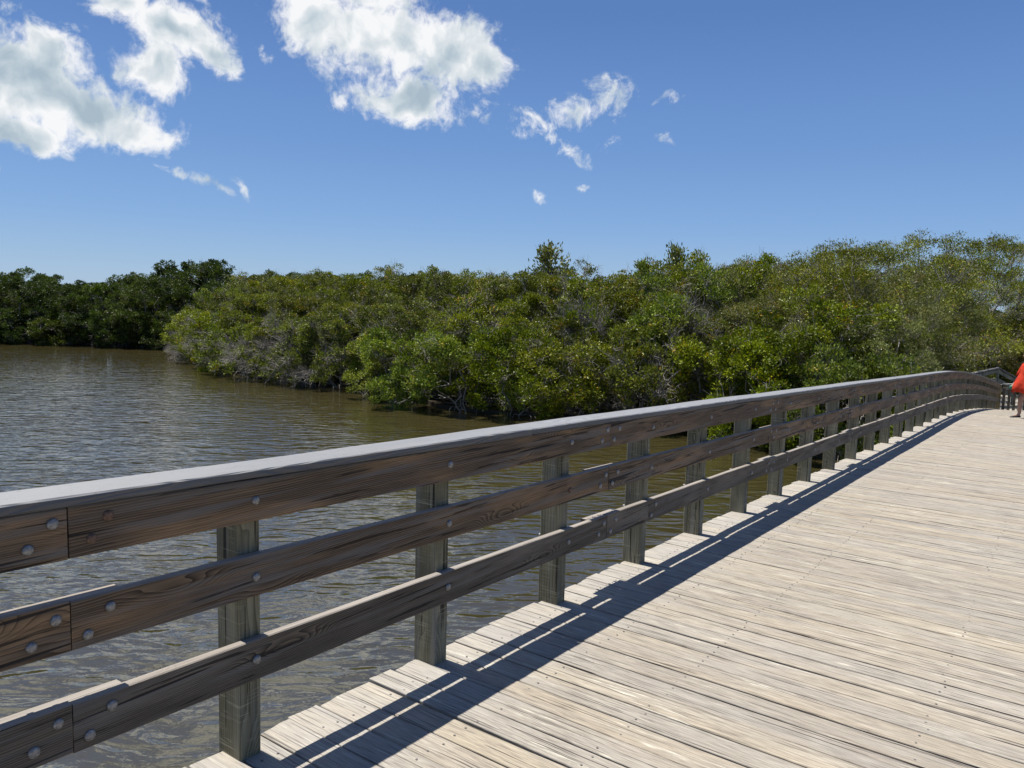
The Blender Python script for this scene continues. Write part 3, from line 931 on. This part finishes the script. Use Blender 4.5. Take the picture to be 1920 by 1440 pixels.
def make_tree(seed, H, R, lobes, per, leaves, ll, aspect, style, leafmat, barkmat, bare=0.12, low=0.05, twigs=60):
    rng = np.random.default_rng(seed)
    # lobes over an uneven dome
    dirs = unit(rng.normal(0, 1, (lobes * 3, 3)))
    dirs = dirs[dirs[:, 2] > (-0.8 if style == 'shore' else -0.7)][:lobes]
    zc = H * {'shore': 0.36, 'mid': 0.44, 'dark': 0.42, 'olive': 0.48}[style]
    C = []
    bul = unit(rng.normal(0, 1, (6, 3)))
    for dv in dirs:
        k = 1 + 0.16 * np.sum(np.clip(bul @ dv, 0, 1) ** 4) - 0.08
        rad = rng.uniform(0.62, 0.98) * k
        c = np.array([dv[0] * R * rad, dv[1] * R * rad, zc + dv[2] * (H - zc) * rad if dv[2] > 0 else zc + dv[2] * (zc - H * low) * rad])
        C.append(c)
    C = np.array(C)
    B = Buf()
    stems = []
    ns = 6 if style != 'olive' else 4
    for i in range(ns):
        a = i * math.tau / ns + rng.uniform(-.4, .4)
        b0 = np.array([0.18 * math.cos(a), 0.18 * math.sin(a), -0.05])
        b1 = np.array([R * .5 * math.cos(a) * rng.uniform(.6, 1.2), R * .5 * math.sin(a) * rng.uniform(.6, 1.2), H * rng.uniform(.5, .75)])
        pts = wobble(b0, b1, rng, .05, 8)
        stems.append(pts)
        B.tube(pts, 0.06 * H / 5, 0.022, 5)
        if style in ('shore', 'mid'):   # prop roots
            for _ in range(2):
                aa = a + rng.uniform(-.7, .7); rr = rng.uniform(.4, 1.1)
                top = pts[1] + rng.normal(0, .05, 3)
                end = np.array([rr * math.cos(aa), rr * math.sin(aa), -0.15])
                mid_ = (top + end) / 2 + np.array([0, 0, .25])
                B.tube(np.array([top, mid_, end]), .014, .011, 3)
    S = np.concatenate(stems)
    LV = []; LT = []
    nl = 0
    for c in C:
        j = np.argmin(np.linalg.norm(S - c * 0.8, axis=1) + np.where(S[:, 2] > c[2], .8, 0))
        br = wobble(S[j], c, rng, .07, 6)
        B.tube(br, .022, .008, 3)
        lr = rng.uniform(.42, .72) * (R / 2.3)
        outw = unit(c - np.array([0, 0, zc * .7]))
        lobtint = rng.normal(0, .10)
        for q in range(per):
            dv = unit(unit(rng.normal(0, 1, 3)) + outw * .55 + np.array([0, 0, .35]))
            cc = c + dv * lr * rng.uniform(.45, 1.05)
            if cc[2] < 0.04: cc[2] = rng.uniform(.04, .25)
            tw = wobble(c + rng.normal(0, .06, 3), cc, rng, .08, 4)
            B.tube(tw, .007, .003, 3)
            isbare = rng.random() < bare
            if isbare:
                for _ in range(7):
                    e = cc + unit(dv + rng.normal(0, .6, 3)) * rng.uniform(.2, .5)
                    B.tube(wobble(cc - dv * .1, e, rng, .08, 3), .0045, .002, 3)
                continue
            n = int(leaves * rng.uniform(.6, 1.3))
            cr = rng.uniform(.16, .27) * (R / 2.3)
            pd = unit(rng.normal(0, 1, (n, 3)) + dv * .5)
            # leaves sit in rosettes at twig ends
            pos = cc + pd * cr * rng.uniform(.35, 1.1, (n, 1)) * np.array([1.15, 1.15, .8])
            a = unit(pd * .7 + np.array([0, 0, .55]) + rng.normal(0, .55, (n, 3)))
            nrm = unit(np.array([0, 0, .5]) + pd * .4 + rng.normal(0, .6, (n, 3)))
            bb = unit(np.cross(a, nrm)); nn = np.cross(bb, a)
            L = ll * rng.uniform(.7, 1.2, (n, 1)); W = L * aspect
            p0 = pos; p1 = pos + a * L * .5 + bb * W * .5 + nn * W * .15; p2 = pos + a * L; p3 = pos + a * L * .5 - bb * W * .5 + nn * W * .15
            LV.append(np.stack([p0, p1, p2, p3], 1).reshape(-1, 3))
            ct = rng.normal(0, .08)
            tt = np.clip(.45 + lobtint + ct + rng.normal(0, .2, n), 0.0, .86)
            yl = rng.random(n) < (.012 if rng.random() > .06 else .22)
            tt[yl] = .95
            LT.append(np.repeat(tt, 4))
            nl += n
    for _ in range(twigs):      # dead grey twigs that break through the leaves
        k = rng.integers(len(C)); c = C[k]
        dv = unit(unit(c - np.array([0, 0, zc * .4])) + rng.normal(0, .5, 3))
        e = c + dv * rng.uniform(.5, 1.0)
        e[2] = max(e[2], .05)
        pts = wobble(c, e, rng, .1, 5)
        B.tube(pts, .014, .005, 3)
        for _ in range(5):
            p = pts[rng.integers(1, 4)]
            B.tube(wobble(p, p + unit(dv + rng.normal(0, .7, 3)) * rng.uniform(.15, .45), rng, .1, 3), .007, .003, 3)
    V = np.concatenate(LV)
    F = np.arange(len(V)).reshape(-1, 4)
    crown = quad_mesh('crown', V, F, leafmat, np.concatenate(LT))
    trunk = B.build('trunk', barkmat)
    return crown, trunk, H


def make_wispy(seed, H, leafmat, barkmat):
    """feathery upright young tree"""
    rng = np.random.default_rng(seed)
    B = Buf(); LV = []; LT = []
    B.tube(wobble((0, 0, 0), (0, 0, H), rng, .01, 8), .06, .01, 4)
    for i in range(46):
        z = H * rng.uniform(.35, .98)
        a = rng.uniform(0, math.tau)
        ln = (H - z) * .55 + .25
        e = np.array([math.cos(a) * ln * .55, math.sin(a) * ln * .55, z + ln * .9])
        pts = wobble((0, 0, z), e, rng, .05, 5)
        B.tube(pts, .012, .003, 3)
        n = 34
        tpar = rng.uniform(.25, 1, (n, 1))
        p = pts[0] + (pts[-1] - pts[0]) * tpar + rng.normal(0, .07, (n, 3))
        aa = unit(unit(pts[-1] - pts[0]) + rng.normal(0, .5, (n, 3)))
        bb = unit(np.cross(aa, rng.normal(0, 1, (n, 3))))
        L = .11; W = .022
        LV.append(np.stack([p, p + aa * L * .5 + bb * W, p + aa * L, p + aa * L * .5 - bb * W], 1).reshape(-1, 3))
        LT.append(np.repeat(np.clip(rng.normal(.5, .2, n), 0, .86), 4))
    V = np.concatenate(LV); F = np.arange(len(V)).reshape(-1, 4)
    return quad_mesh('crown', V, F, leafmat, np.concatenate(LT)), B.build('trunk', barkmat), H


PROTO = {
    'shore': [make_tree(100 + i, 3.2, 2.35, 34, 10, 90, .10, .52, 'shore', L_SHORE, M_BARK, bare=(.08, .14, .2, .1)[i], twigs=(60, 120, 190, 90)[i]) for i in range(4)],
    'mid': [make_tree(200 + i, 5.2, 2.5, 44, 10, 90, .10, .52, 'mid', (L_MID, L_SHORE, L_MID, L_MID)[i], M_BARK, bare=(.1, .1, .22, .12)[i], low=.08, twigs=(90, 70, 170, 110)[i]) for i in range(4)],
    'dark': [make_tree(300 + i, 6.2, 2.7, 44, 9, 62, .15, .5, 'dark', L_DARK, M_BARK, bare=.06, low=.04, twigs=25) for i in range(3)],
    'olive': [make_tree(400 + i, 6.5, 3.0, 60, 9, 100, .088, .36, 'olive', (L_OLIVE, L_OLIVE, L_MID)[i], M_BARK, bare=.1, low=.12, twigs=110) for i in range(3)],
}
PROTO['darkbush'] = [make_tree(600 + i, 3.2, 2.5, 34, 9, 55, .15, .5, 'shore', L_DARK, M_BARK, bare=.08, low=.02, twigs=30) for i in range(2)]
PROTO['bare'] = [make_tree(700 + i, 2.4, 2.1, 26, 9, 60, .09, .5, 'shore', L_SHORE, M_BARK, bare=.72, low=.02, twigs=260) for i in range(2)]
WISPY = make_wispy(500, 3.0, L_OLIVE, M_BARK)

TREES = [
(-4.03,36.66,"shore",3.84,1677), (-3.57,34.58,"shore",3.29,1682), (-4.25,31.64,"shore",3.63,1618), (-3.46,29.89,"shore",3.68,1643),
(-3.84,26.5,"shore",3.46,1578), (-4.02,24.65,"shore",3.61,1539), (-2.67,23.17,"shore",3.19,1606), (-5.05,24.2,"shore",3.19,1466),
(-6.82,25.07,"shore",3.31,1380), (-9.98,25.17,"shore",3.72,1219), (-12.09,24.66,"shore",3.05,1109), (-14.4,23.59,"shore",2.96,981),
(-16.58,23.11,"shore",3.16,881), (-19.9,23.03,"shore",3.07,761), (-21.69,24.64,"shore",2.95,753), (-23.11,26.1,"shore",3.32,753),
(-26.31,24.99,"shore",3.25,632), (-29.02,25.19,"shore",2.91,569), (-31.44,25.78,"shore",3.16,530), (-33.96,25.54,"shore",3.12,468),
(-37.02,27.02,"shore",3.38,449), (-39.35,27.91,"shore",3.27,430), (-41.86,28.95,"shore",2.94,413), (-44.78,30.42,"shore",3.46,402),
(-46.4,31.65,"shore",2.82,406), (-48.63,32.86,"shore",3.04,401), (-5.99,36.15,"olive",4.8,1581), (-6.12,33.07,"mid",5.53,1541),
(-6.04,29.42,"mid",4.48,1496), (-6.55,27.56,"olive",4.88,1441), (-3.27,27.67,"olive",4.6,1628), (-4.62,25.8,"mid",4.72,1520),
(-6.94,26.83,"olive",4.61,1407), (-10.46,27.84,"mid",4.94,1255), (-13.48,27.18,"mid",4.84,1112), (-17.1,25.08,"mid",4.4,919),
(-20.4,25.48,"mid",4.05,818), (-23.21,26.64,"mid",4.3,765), (-25.68,27.75,"mid",4.17,727), (-29,27.48,"mid",4.02,635),
(-32.19,27.76,"mid",4.33,570), (-35.8,27.71,"mid",4.45,492), (-37.95,29.19,"mid",4.62,490), (-41.23,30.14,"mid",4.91,455),
(-44.27,31.72,"mid",4.59,442), (-47.26,33.21,"mid",4.27,430), (-49.68,34.88,"mid",4.12,431), (-9.13,38.18,"mid",6.53,1472),
(-9.82,34.19,"olive",6.28,1392), (-9.77,30.46,"mid",6.08,1335), (-9.49,27.19,"mid",5.76,1287), (-3.67,30.3,"olive",5.77,1635),
(-5.16,28.94,"olive",6.35,1536), (-8.82,30.33,"olive",6.19,1375), (-11.98,30.86,"mid",5.83,1249), (-15.58,29.88,"mid",5.69,1093),
(-19.89,28.39,"mid",5.55,912), (-22.94,28.68,"mid",5.74,827), (-25.5,30.95,"mid",5.75,812), (-29.39,29.9,"mid",5.02,690),
(-33.55,30.02,"mid",5.21,599), (-37.36,30.25,"mid",5.43,528), (-40.95,32.35,"mid",5.78,513), (-44.5,33.47,"mid",5.87,479),
(-47.46,35.17,"mid",5.74,470), (-51.17,37.45,"mid",5.57,463), (-5.81,33.34,"olive",6.78,1559), (-10.24,34.36,"mid",6.22,1378),
(-14.43,34.27,"mid",5.91,1218), (-19.64,31.42,"mid",5.88,990), (-23.77,32.5,"mid",5.79,894), (-27.31,34.49,"mid",6.2,845),
(-32.37,33.09,"mid",5.9,698), (-36.55,33.57,"mid",5.84,623), (-41.23,34.18,"mid",5.74,551), (-45,36.06,"mid",6.19,528),
(-49.16,37.56,"mid",6.2,495), (-53.05,40.2,"mid",5.96,491), (-8.05,37.93,"olive",6.89,1512), (-13.56,39.03,"mid",6.58,1321),
(-20.13,36.07,"mid",6.61,1068), (-25.36,35.88,"mid",5.84,922), (-28.87,37.94,"mid",6.27,876), (-33.5,37.53,"mid",6.53,768),
(-38.77,37.74,"mid",6.22,670), (-43.69,38.8,"mid",6.41,605), (-49.46,40.81,"mid",6.07,554), (-54.37,43.25,"mid",6.23,529),
(-8.64,42.76,"olive",7.53,1538), (-18.3,43.06,"mid",6.82,1230), (-27.13,40.64,"mid",6.13,965), (-33.26,42.97,"mid",6.26,871),
(-40.45,42.4,"mid",6.76,727), (-47.76,43.54,"mid",6.43,628), (-53.31,45.71,"mid",6.78,585), (-57.56,47.64,"mid",6.63,561),
(-44.17,41.6,"dark",5.48,650), (-46.96,40.21,"dark",5.53,580), (-50.26,39.17,"dark",5.68,511), (-52.47,36.52,"dark",5.78,426),
(-55.15,35.29,"dark",5.43,364), (-57.93,33.63,"dark",5.28,291), (-60.52,33.1,"dark",4.89,248), (-63.25,31.7,"dark",4.83,185),
(-65.37,30.69,"dark",4.57,138), (-68.59,28.64,"dark",5.17,56), (-71.14,27.29,"dark",4.96,-2), (-73.27,26.72,"dark",5.53,-36),
(-76.78,25.83,"dark",5.24,-88), (-78.81,23.82,"dark",5.4,-156), (-81.38,22.74,"dark",5.47,-204), (-45.62,45.33,"dark",7.2,691),
(-48.67,42.79,"dark",6.17,601), (-53.51,41.06,"dark",6.16,501), (-57.28,39.02,"dark",7.57,412), (-60.63,37.21,"dark",6.75,335),
(-63.97,34.59,"dark",5.53,241), (-66.7,32.77,"dark",5.47,172), (-70.04,31.24,"dark",5.57,103), (-74.09,30.46,"dark",6.05,47),
(-76.89,28.62,"dark",5.75,-21), (-81.01,26.48,"dark",5.83,-106), (-84.55,24.78,"dark",6.15,-174), (-88.8,23.59,"dark",5.55,-233),
(-49.53,48.77,"dark",6.59,687), (-55.03,45.77,"dark",6.41,563), (-58.58,43.24,"dark",6.61,474), (-64.38,40.4,"dark",6.87,353),
(-69.26,38.31,"dark",5.91,260), (-74.06,35.14,"dark",5.39,149), (-79.26,33.26,"dark",6.75,62), (-85.09,30.07,"dark",6.23,-54),
(-90.32,28.14,"dark",6.33,-135), (-96.98,25.17,"dark",5.76,-245), (-5,43,"olive",7.15,1682), (-2.5,47,"olive",8.25,1806),
(1,50,"olive",6.48,1959), (4.5,52,"olive",6.31,2112), (-6.5,48,"olive",8.33,1658), (-2,53,"olive",8.57,1846),
(3,58,"olive",7.24,2043), (8,60,"olive",6.74,2241), (-4,40.5,"olive",7.78,1707), (6,47,"olive",6.07,2201)]


def place_tree(kind, proto, x, y, h, rz, wide, name, label, group=None, base=WL - 0.12):
    cr, tr, H = proto
    t = empty(name, (x, y, base), rz)
    s = h / H
    t.scale = (wide, wide, s)
    link('crown', cr, t); link('trunk', tr, t)
    tag(t, label, 'tree' if kind in ('dark', 'olive', 'mid', 'wispy') else 'mangrove', group)
    return t


ORD = ['first', 'second', 'third', 'fourth', 'fifth', 'sixth', 'seventh', 'eighth', 'ninth', 'tenth', 'eleventh', 'twelfth', 'thirteenth',
       'fourteenth', 'fifteenth', 'sixteenth', 'seventeenth', 'eighteenth', 'nineteenth', 'twentieth', 'last but four', 'last but three', 'last but two', 'last but one', 'last', 'rightmost', 'hindmost', 'far']
NEAR_FRONT = [i for i, t in enumerate(TREES) if t[2] == 'shore'][::-1]
FAR_FRONT = sorted([i for i, t in enumerate(TREES[:]) if t[2] == 'dark' and t[3] < 5.8 and -20 < t[4] < 440], key=lambda i: TREES[i][4])


def build_trees():
    rnd = random.Random(77)
    for i, (x, y, kind, h, px) in enumerate(TREES):
        ps = PROTO[kind]
        proto = ps[rnd.randrange(len(ps))]
        s = h / proto[2]
        wide = min(1.25, max(.85, s ** .5)) * rnd.uniform(.94, 1.1)
        if kind == 'olive' and y > 40: wide = 1.3; h *= .98
        if px > 1890: h *= .86
        if 450 < px < 1150 and h > 5.2: h *= .955
        if x > -4.6 and 20 < y < 38:          # keep the bridge clear
            wide = min(wide, .8)
        name = {'shore': 'mangrove_bush', 'mid': 'mangrove_tree', 'dark': 'mangrove_tree', 'olive': 'buttonwood_tree'}[kind]
        if kind == 'dark':
            g = 'dark mangroves of the far bank'
            if i in FAR_FRONT and FAR_FRONT.index(i) < 9:
                lab = ORD[FAR_FRONT.index(i)] + ' dark mangrove from the left edge in the front row of the far bank'
            elif i in FAR_FRONT or px > 480: lab = 'dark mangrove of the far bank mostly hidden behind the near thicket'
            elif px < -30: lab = 'dark mangrove of the far bank beyond the left edge of the picture'
            else: lab = 'dark mangrove in the back rows of the far bank, its top against the sky'
        elif kind == 'shore':
            g = 'mangrove bushes along the near waterline'
            k = NEAR_FRONT.index(i)
            if px < 1210: lab = ORD[k] + ' waterside mangrove bush counted from the tip of the point at left'
            elif px < 1500: lab = ('dark low bush seen between railing posts where the water ends', 'low bush right of where the water ends, seen through the rails')[px > 1400]
            else: g = 'bushes hard behind the far part of the railing'; lab = 'low dark bush hard behind the far part of the railing'
        elif kind == 'mid':
            hh = 'top against the sky' if h > 5.6 else 'in the lower slope'
            if px < 600: g = 'mangroves of the point'; lab = 'yellow green mangrove on the left part of the near thicket, ' + hh
            elif px < 850: g = 'mangroves left of the middle'; lab = 'yellow green mangrove left of the middle of the near thicket, ' + hh
            elif px < 1150: g = 'mangroves in mid thicket'; lab = 'yellow green mangrove in the middle of the near thicket, ' + hh
            else: g = 'mangroves right in the thicket'; lab = 'mangrove with mixed green and rusty leaves right of the middle, ' + hh
        else:
            if px > 1780: g = 'olive trees behind the corner post'; lab = 'olive leaved tree behind the corner post and the walking person'
            elif h > 6.2: g = 'tallest olive trees'; lab = 'tall olive grey leaved tree of the stand that rises highest at right'
            else: g = 'lower olive trees'; lab = 'lower olive grey leaved tree in front of the tall stand at right'
        place_tree(kind, proto, x, y, h, rnd.uniform(0, 6.28), wide, name, lab, g)


build_trees()
def build_undergrowth():
    rnd = random.Random(9)
    spots = [(-4.2, 42.5, 3.4), (-3.9, 46.8, 3.4), (0.2, 50.8, 3.4), (3.2, 52.0, 3.4), (4.5, 49.5, 3.4), (7, 50.5, 3.4), (-1.5, 49.5, 4), (1.5, 52.5, 4.2), (5, 54, 4.4), (9.5, 52, 3.8),
             (10, 57, 4.5), (13, 55, 4.4), (-4.5, 50, 4.2), (3.2, 51, 3.4)]
    for x, y, h in spots:
        place_tree('shore', PROTO['shore'][rnd.randrange(4)], x, y, h, rnd.uniform(0, 6.28), rnd.uniform(.9, 1.15), 'undergrowth_bush',
                   'leafy undergrowth bush behind the corner post and landing railings', 'undergrowth behind the landing')
    spots = []
    for k in range(17):
        f = k / 16
        x = -84 + 37 * f; y = 20.3 + 17.2 * f + .8
        place_tree('shore', PROTO['darkbush'][k % 2], x + rnd.uniform(-.5, .5), y + rnd.uniform(0, .8), rnd.uniform(2.4, 3.3), rnd.uniform(0, 6.28), 1.1, 'mangrove_bush',
                   'low dark mangrove skirt hanging over the waterline of the far bank', 'low growth along the far waterline')
    for k, (x, y, h, lab) in enumerate([(-49.2, 31.6, 1.9, 'bare grey twig thicket reaching over the water at the very tip of the point'),
                          (-46.3, 30.2, 2.2, 'bare twiggy bush just right of the tip of the point'),
                          (-42.6, 28.6, 1.8, 'third grey twiggy bush from the tip of the point'),
                          (-31.5, 24.9, 2.6, 'grey bare branched bush over the shaded water left of the jutting clump'),
                          (-27.6, 24.6, 2.7, 'large tangle of bare grey branches above the dark water gap'),
                          (-21.6, 24.6, 2.6, 'pale bare twigs at the left foot of the jutting green clump'),
                          (-13.5, 25.6, 3.9, 'bare pale branches showing in the slope above the cap rail'),
                          (-9.5, 25.2, 3.4, 'grey twig tangle low in the thicket left of the posts')]):
        place_tree('shore', PROTO['bare'][k % 2], x, y, h, 1.7 * k, 1.0, 'bare_mangrove_bush', lab, 'bare twiggy mangroves by the water')
    for x, y, h in ((2.5, 62, 7.0), (9, 66, 6.8), (-3, 61, 7.4), (15, 63, 6.4), (5.5, 56, 5.6)):
        place_tree('olive', PROTO['olive'][int(x) % 3], x, y, h, x, 1.3, 'buttonwood_tree', 'olive leaved tree behind the corner post and the walking person', 'olive trees behind the corner post')
    for k in range(22):     # a wood further back closes the gaps
        x = -95 + k * 6.2; y = 62 + 6 * math.sin(k * 1.7) - max(0, -x - 50) * .5
        place_tree('dark', PROTO['dark'][k % 3], x, y, 5.2 + rnd.uniform(-.3, .4), rnd.uniform(0, 6.28), 1.5, 'mangrove_tree',
                   'distant mangrove far behind the thicket, glimpsed through gaps', 'distant mangroves behind the thicket')


build_undergrowth()
# wispy tree tops that stand out above the canopy
place_tree('wispy', WISPY, -20.8, 35.2, 7.15, 1.0, 2.2, 'feathery_tree', 'feathery pointed young tree poking highest above the middle of the thicket', None)
place_tree('wispy', WISPY, -13.3, 34.6, 6.9, 2.0, 1.5, 'feathery_tree', 'sparse feathery tree top right of the pointed one, against the sky', None)


# ------------------------------------------------------------------ person
def skin_body(name, joints, edges, mat, parent, root=0):
    me = bpy.data.meshes.new(name)
    me.from_pydata([j[0] for j in joints], edges, [])
    me.materials.append(mat)
    o = link(name, me, parent)
    sk = o.modifiers.new('skin', 'SKIN')
    lay = me.skin_vertices[0] if me.skin_vertices else None
    if lay is None:
        bpy.context.view_layer.objects.active = o
        me.attributes
    for i, j in enumerate(joints):
        sv = me.skin_vertices[0].data[i]
        sv.radius = (j[1], j[1] if len(j) < 3 else j[2])
        sv.use_root = (i == root)
    sub = o.modifiers.new('sub', 'SUBSURF'); sub.levels = 2; sub.render_levels = 2
    me.polygons.foreach_set('use_smooth', [True] * len(me.polygons))
    sk.use_smooth_shade = True
    return o


def ring_mesh(name, rings, mat, parent, seg=40, cap=False):
    """rings: (cx, cy, cz, rx, ry, ripple)"""
    vs, fs = [], []
    for k, (cx, cy, cz, rx, ry, rp) in enumerate(rings):
        for j in range(seg):
            a = j * math.tau / seg
            q = 1 + rp * math.sin(a * 7 + k * .25) + rp * .6 * math.sin(a * 4 + 1.0)
            vs.append((cx + rx * q * math.cos(a), cy + ry * q * math.sin(a), cz + rp * .25 * math.sin(a * 5)))
    for k in range(len(rings) - 1):
        for j in range(seg):
            fs.append((k * seg + j, k * seg + (j + 1) % seg, (k + 1) * seg + (j + 1) % seg, (k + 1) * seg + j))
    if cap: fs.append(tuple((len(rings) - 1) * seg + j for j in range(seg)))
    o = link(name, mesh(name, vs, fs, mat, True), parent)
    so = o.modifiers.new('thick', 'SOLIDIFY'); so.thickness = .006
    return o


def build_person():
    t0 = 22.75
    g = empty('person', (1.40, t0, prof(t0) + 0.003), math.atan2(-.587, -.81))
    tag(g, 'person in a loose orange red top and black flat shoes walking at the right edge', 'person')
    M_SKIN = plain('person_skin', (0.36, 0.21, 0.15), .5, 0, .08, 20)  # one even skin tone, slightly mottled
    M_RED = plain('orange_red_cloth', (0.46, 0.045, 0.022), .85, 0, .3, 14, .01)
    M_BLACK = plain('black_shoe', (0.015, 0.015, 0.018), .5)
    M_HAIR = plain('dark_blond_hair', (0.22, 0.13, 0.06), .6, 0, .3, 60)
    M_TEAL = plain('green_bag_cloth', (0.03, 0.22, 0.15), .7)
    # local +x is where the person walks; the upper body leans forward
    J = [((-.26, 0, .86), .135, .115),       # 0 pelvis
         ((-.22, 0, 1.04), .125, .10), ((-.15, 0, 1.22), .145, .10), ((-.11, 0, 1.33), .11, .07),
         ((-.08, 0, 1.40), .05, .05), ((-.045, 0, 1.47), .062, .06), ((-.035, 0, 1.54), .088, .08), ((-.035, 0, 1.60), .07, .065),
         ((-.24, -.095, .80), .10, .095), ((-.04, -.10, .46), .066, .062), ((-.02, -.10, .36), .062, .056), ((-.03, -.10, .09), .038, .038), ((.02, -.10, .045), .036, .03), ((.12, -.10, .03), .032, .02),
         ((-.27, .095, .80), .10, .095), ((-.40, .10, .47), .066, .06), ((-.46, .10, .37), .06, .052), ((-.66, .10, .13), .038, .038), ((-.62, .10, .075), .034, .03), ((-.54, .10, .035), .03, .02),
         ((-.10, -.16, 1.31), .058, .055), ((-.10, -.23, 1.06), .040, .038), ((.06, -.20, .88), .028, .026), ((.12, -.19, .83), .030, .018),
         ((-.11, .16, 1.31), .058, .055), ((-.18, .24, 1.07), .040, .038), ((-.06, .22, .88), .028, .026), ((-.02, .21, .82), .030, .018)]
    E = [(0, 1), (1, 2), (2, 3), (3, 4), (4, 5), (5, 6), (6, 7), (0, 8), (8, 9), (9, 10), (10, 11), (11, 12), (12, 13),
         (0, 14), (14, 15), (15, 16), (16, 17), (17, 18), (18, 19), (3, 20), (20, 21), (21, 22), (22, 23), (3, 24), (24, 25), (25, 26), (26, 27)]
    # five fingers on each hand, and nose, ears
    for hand, s in ((23, 1), (27, -1)):
        hx, hy, hz = J[hand][0]
        for k, (dy, ln) in enumerate(((-.024, .050), (-.008, .058), (.008, .054), (.023, .042))):
            i = len(J)
            J.append(((hx + .02, hy + dy, hz - .02), .0085, .0085)); J.append(((hx + .03 + ln * .4, hy + dy, hz - .03 - ln * .5), .0075, .0075)); J.append(((hx + .02, hy + dy, hz - .05 - ln * .6), .0065, .0065))
            E += [(hand, i), (i, i + 1), (i + 1, i + 2)]
        i = len(J)
        J.append(((hx - .01, hy + s * .034, hz + .0), .010, .010)); J.append(((hx + .015, hy + s * .042, hz - .032), .008, .008))
        E += [(hand, i), (i, i + 1)]
    i = len(J); J.append(((.062, 0, 1.535), .012, .012)); E.append((6, i))
    for s in (-1, 1):
        i = len(J); J.append(((-.045, s * .088, 1.535), .014, .010)); E.append((6, i))
    skin_body('body', J, E, M_SKIN, g)
    # face marks
    for s in (-1, 1):
        vs = [(.044 + .004 * math.cos(a), s * .032 + .011 * math.cos(a), 1.555 + .006 * math.sin(a)) for a in [k * math.tau / 8 for k in range(8)]]
        link('eye', mesh('eye', vs + [(.052, s * .032, 1.555)], [(k, (k + 1) % 8, 8) for k in range(8)], M_BLACK), g)
    # loose top with a flared hem
    ring_mesh('loose_top', [(-.08, 0, .64, .30, .27, .11), (-.07, 0, .76, .295, .26, .08), (-.09, 0, .88, .28, .245, .06), (-.12, 0, 1.02, .24, .225, .045), (-.14, 0, 1.15, .20, .215, .03),
                            (-.13, 0, 1.27, .19, .225, .012), (-.11, 0, 1.35, .13, .17, .0), (-.095, 0, 1.385, .08, .09, .0)], M_RED, g)
    for s in (-1, 1):
        x0, y0 = -.11, s * .17
        ring_mesh('sleeve', [(x0 + .02, s * .245, 1.04, .125, .10, .07), (x0 + .01, s * .225, 1.14, .105, .088, .04), (x0, s * .20, 1.24, .09, .08, .02), (x0, s * .16, 1.33, .07, .065, 0)], M_RED, g, 28)
    # hair: a shell round the back of the head, to the shoulders
    vs, fs = [], []
    rows, seg = 9, 20
    for r_ in range(rows):
        f = r_ / (rows - 1)
        z = 1.665 - f * .30
        rad = .10 * math.sin(min(1, f * 2.2 + .12) * math.pi / 2) * (1 - .15 * f)
        for j in range(seg):
            a = math.radians(62) + j / (seg - 1) * math.radians(236)
            w_ = 1 + .05 * math.sin(j * 2.3 + r_)
            vs.append((-.045 + rad * 1.08 * math.cos(a) * w_ - f * .03, rad * math.sin(a) * w_, z))
    for r_ in range(rows - 1):
        for j in range(seg - 1):
            fs.append((r_ * seg + j, r_ * seg + j + 1, (r_ + 1) * seg + j + 1, (r_ + 1) * seg + j))
    top = len(vs); vs.append((-.035, 0, 1.672))
    for j in range(seg - 1): fs.append((top, j + 1, j))
    ho = link('hair', mesh('hair', vs, fs, M_HAIR, True), g)
    so = ho.modifiers.new('thick', 'SOLIDIFY'); so.thickness = .012
    # shoes
    for (x, y, z, pitch) in ((.0, -.10, .0, 0.0), (-.64, .10, .045, .45)):
        prof_ = [(-.055, .028, .055), (-.03, .036, .062), (.04, .036, .05), (.11, .042, .042), (.165, .036, .032), (.195, .016, .022)]
        vs, fs = [], []
        for (px_, hw, ht) in prof_:
            for k in range(10):
                a = k * math.tau / 10
                yy = hw * math.cos(a); zz = max(0.0, ht * .5 + ht * .5 * math.sin(a))
                X = px_ * math.cos(pitch) + zz * math.sin(pitch); Z = -px_ * math.sin(pitch) + zz * math.cos(pitch)
                vs.append((x + X, y + yy, z + Z + (.045 if pitch else 0)))
        for i_ in range(len(prof_) - 1):
            for k in range(10):
                fs.append((i_ * 10 + k, i_ * 10 + (k + 1) % 10, i_ * 10 + 10 + (k + 1) % 10, i_ * 10 + 10 + k))
        fs.append(tuple(range(10))[::-1]); fs.append(tuple(len(vs) - 10 + k for k in range(10)))
        link('shoe', mesh('shoe', vs, fs, M_BLACK, True), g)
    # small green bag in the forward hand
    h = g.matrix_world
    c_, s_ = math.cos(g.rotation_euler.z), math.sin(g.rotation_euler.z)
    lx, ly = .14, -.19
    bag = empty('green_pouch', (1.40 + c_ * lx - s_ * ly, t0 + s_ * lx + c_ * ly, prof(t0) + .70), g.rotation_euler.z)
    tag(bag, 'small green pouch held in the hand of the person at the right edge', 'pouch')
    vs, fs = [], []
    for k, (z, hw, hd) in enumerate(((0, .055, .02), (.02, .078, .034), (.06, .08, .036), (.085, .068, .022), (.092, .06, .006))):
        for j in range(12):
            a = j * math.tau / 12
            vs.append((hw * math.cos(a), hd * math.sin(a), z))
    for k in range(4):
        for j in range(12):
            fs.append((k * 12 + j, k * 12 + (j + 1) % 12, k * 12 + 12 + (j + 1) % 12, k * 12 + 12 + j))
    fs.append(tuple(range(12))[::-1]); fs.append(tuple(48 + j for j in range(12)))
    link('pouch_body', mesh('pouch_body', vs, fs, M_TEAL, True), bag)
    beam('strap', Vector(bag.location) + Vector((0, 0, .09)), Vector(bag.location) + Vector((0, 0, .135)), .012, .004, M_TEAL, bag)


build_person()
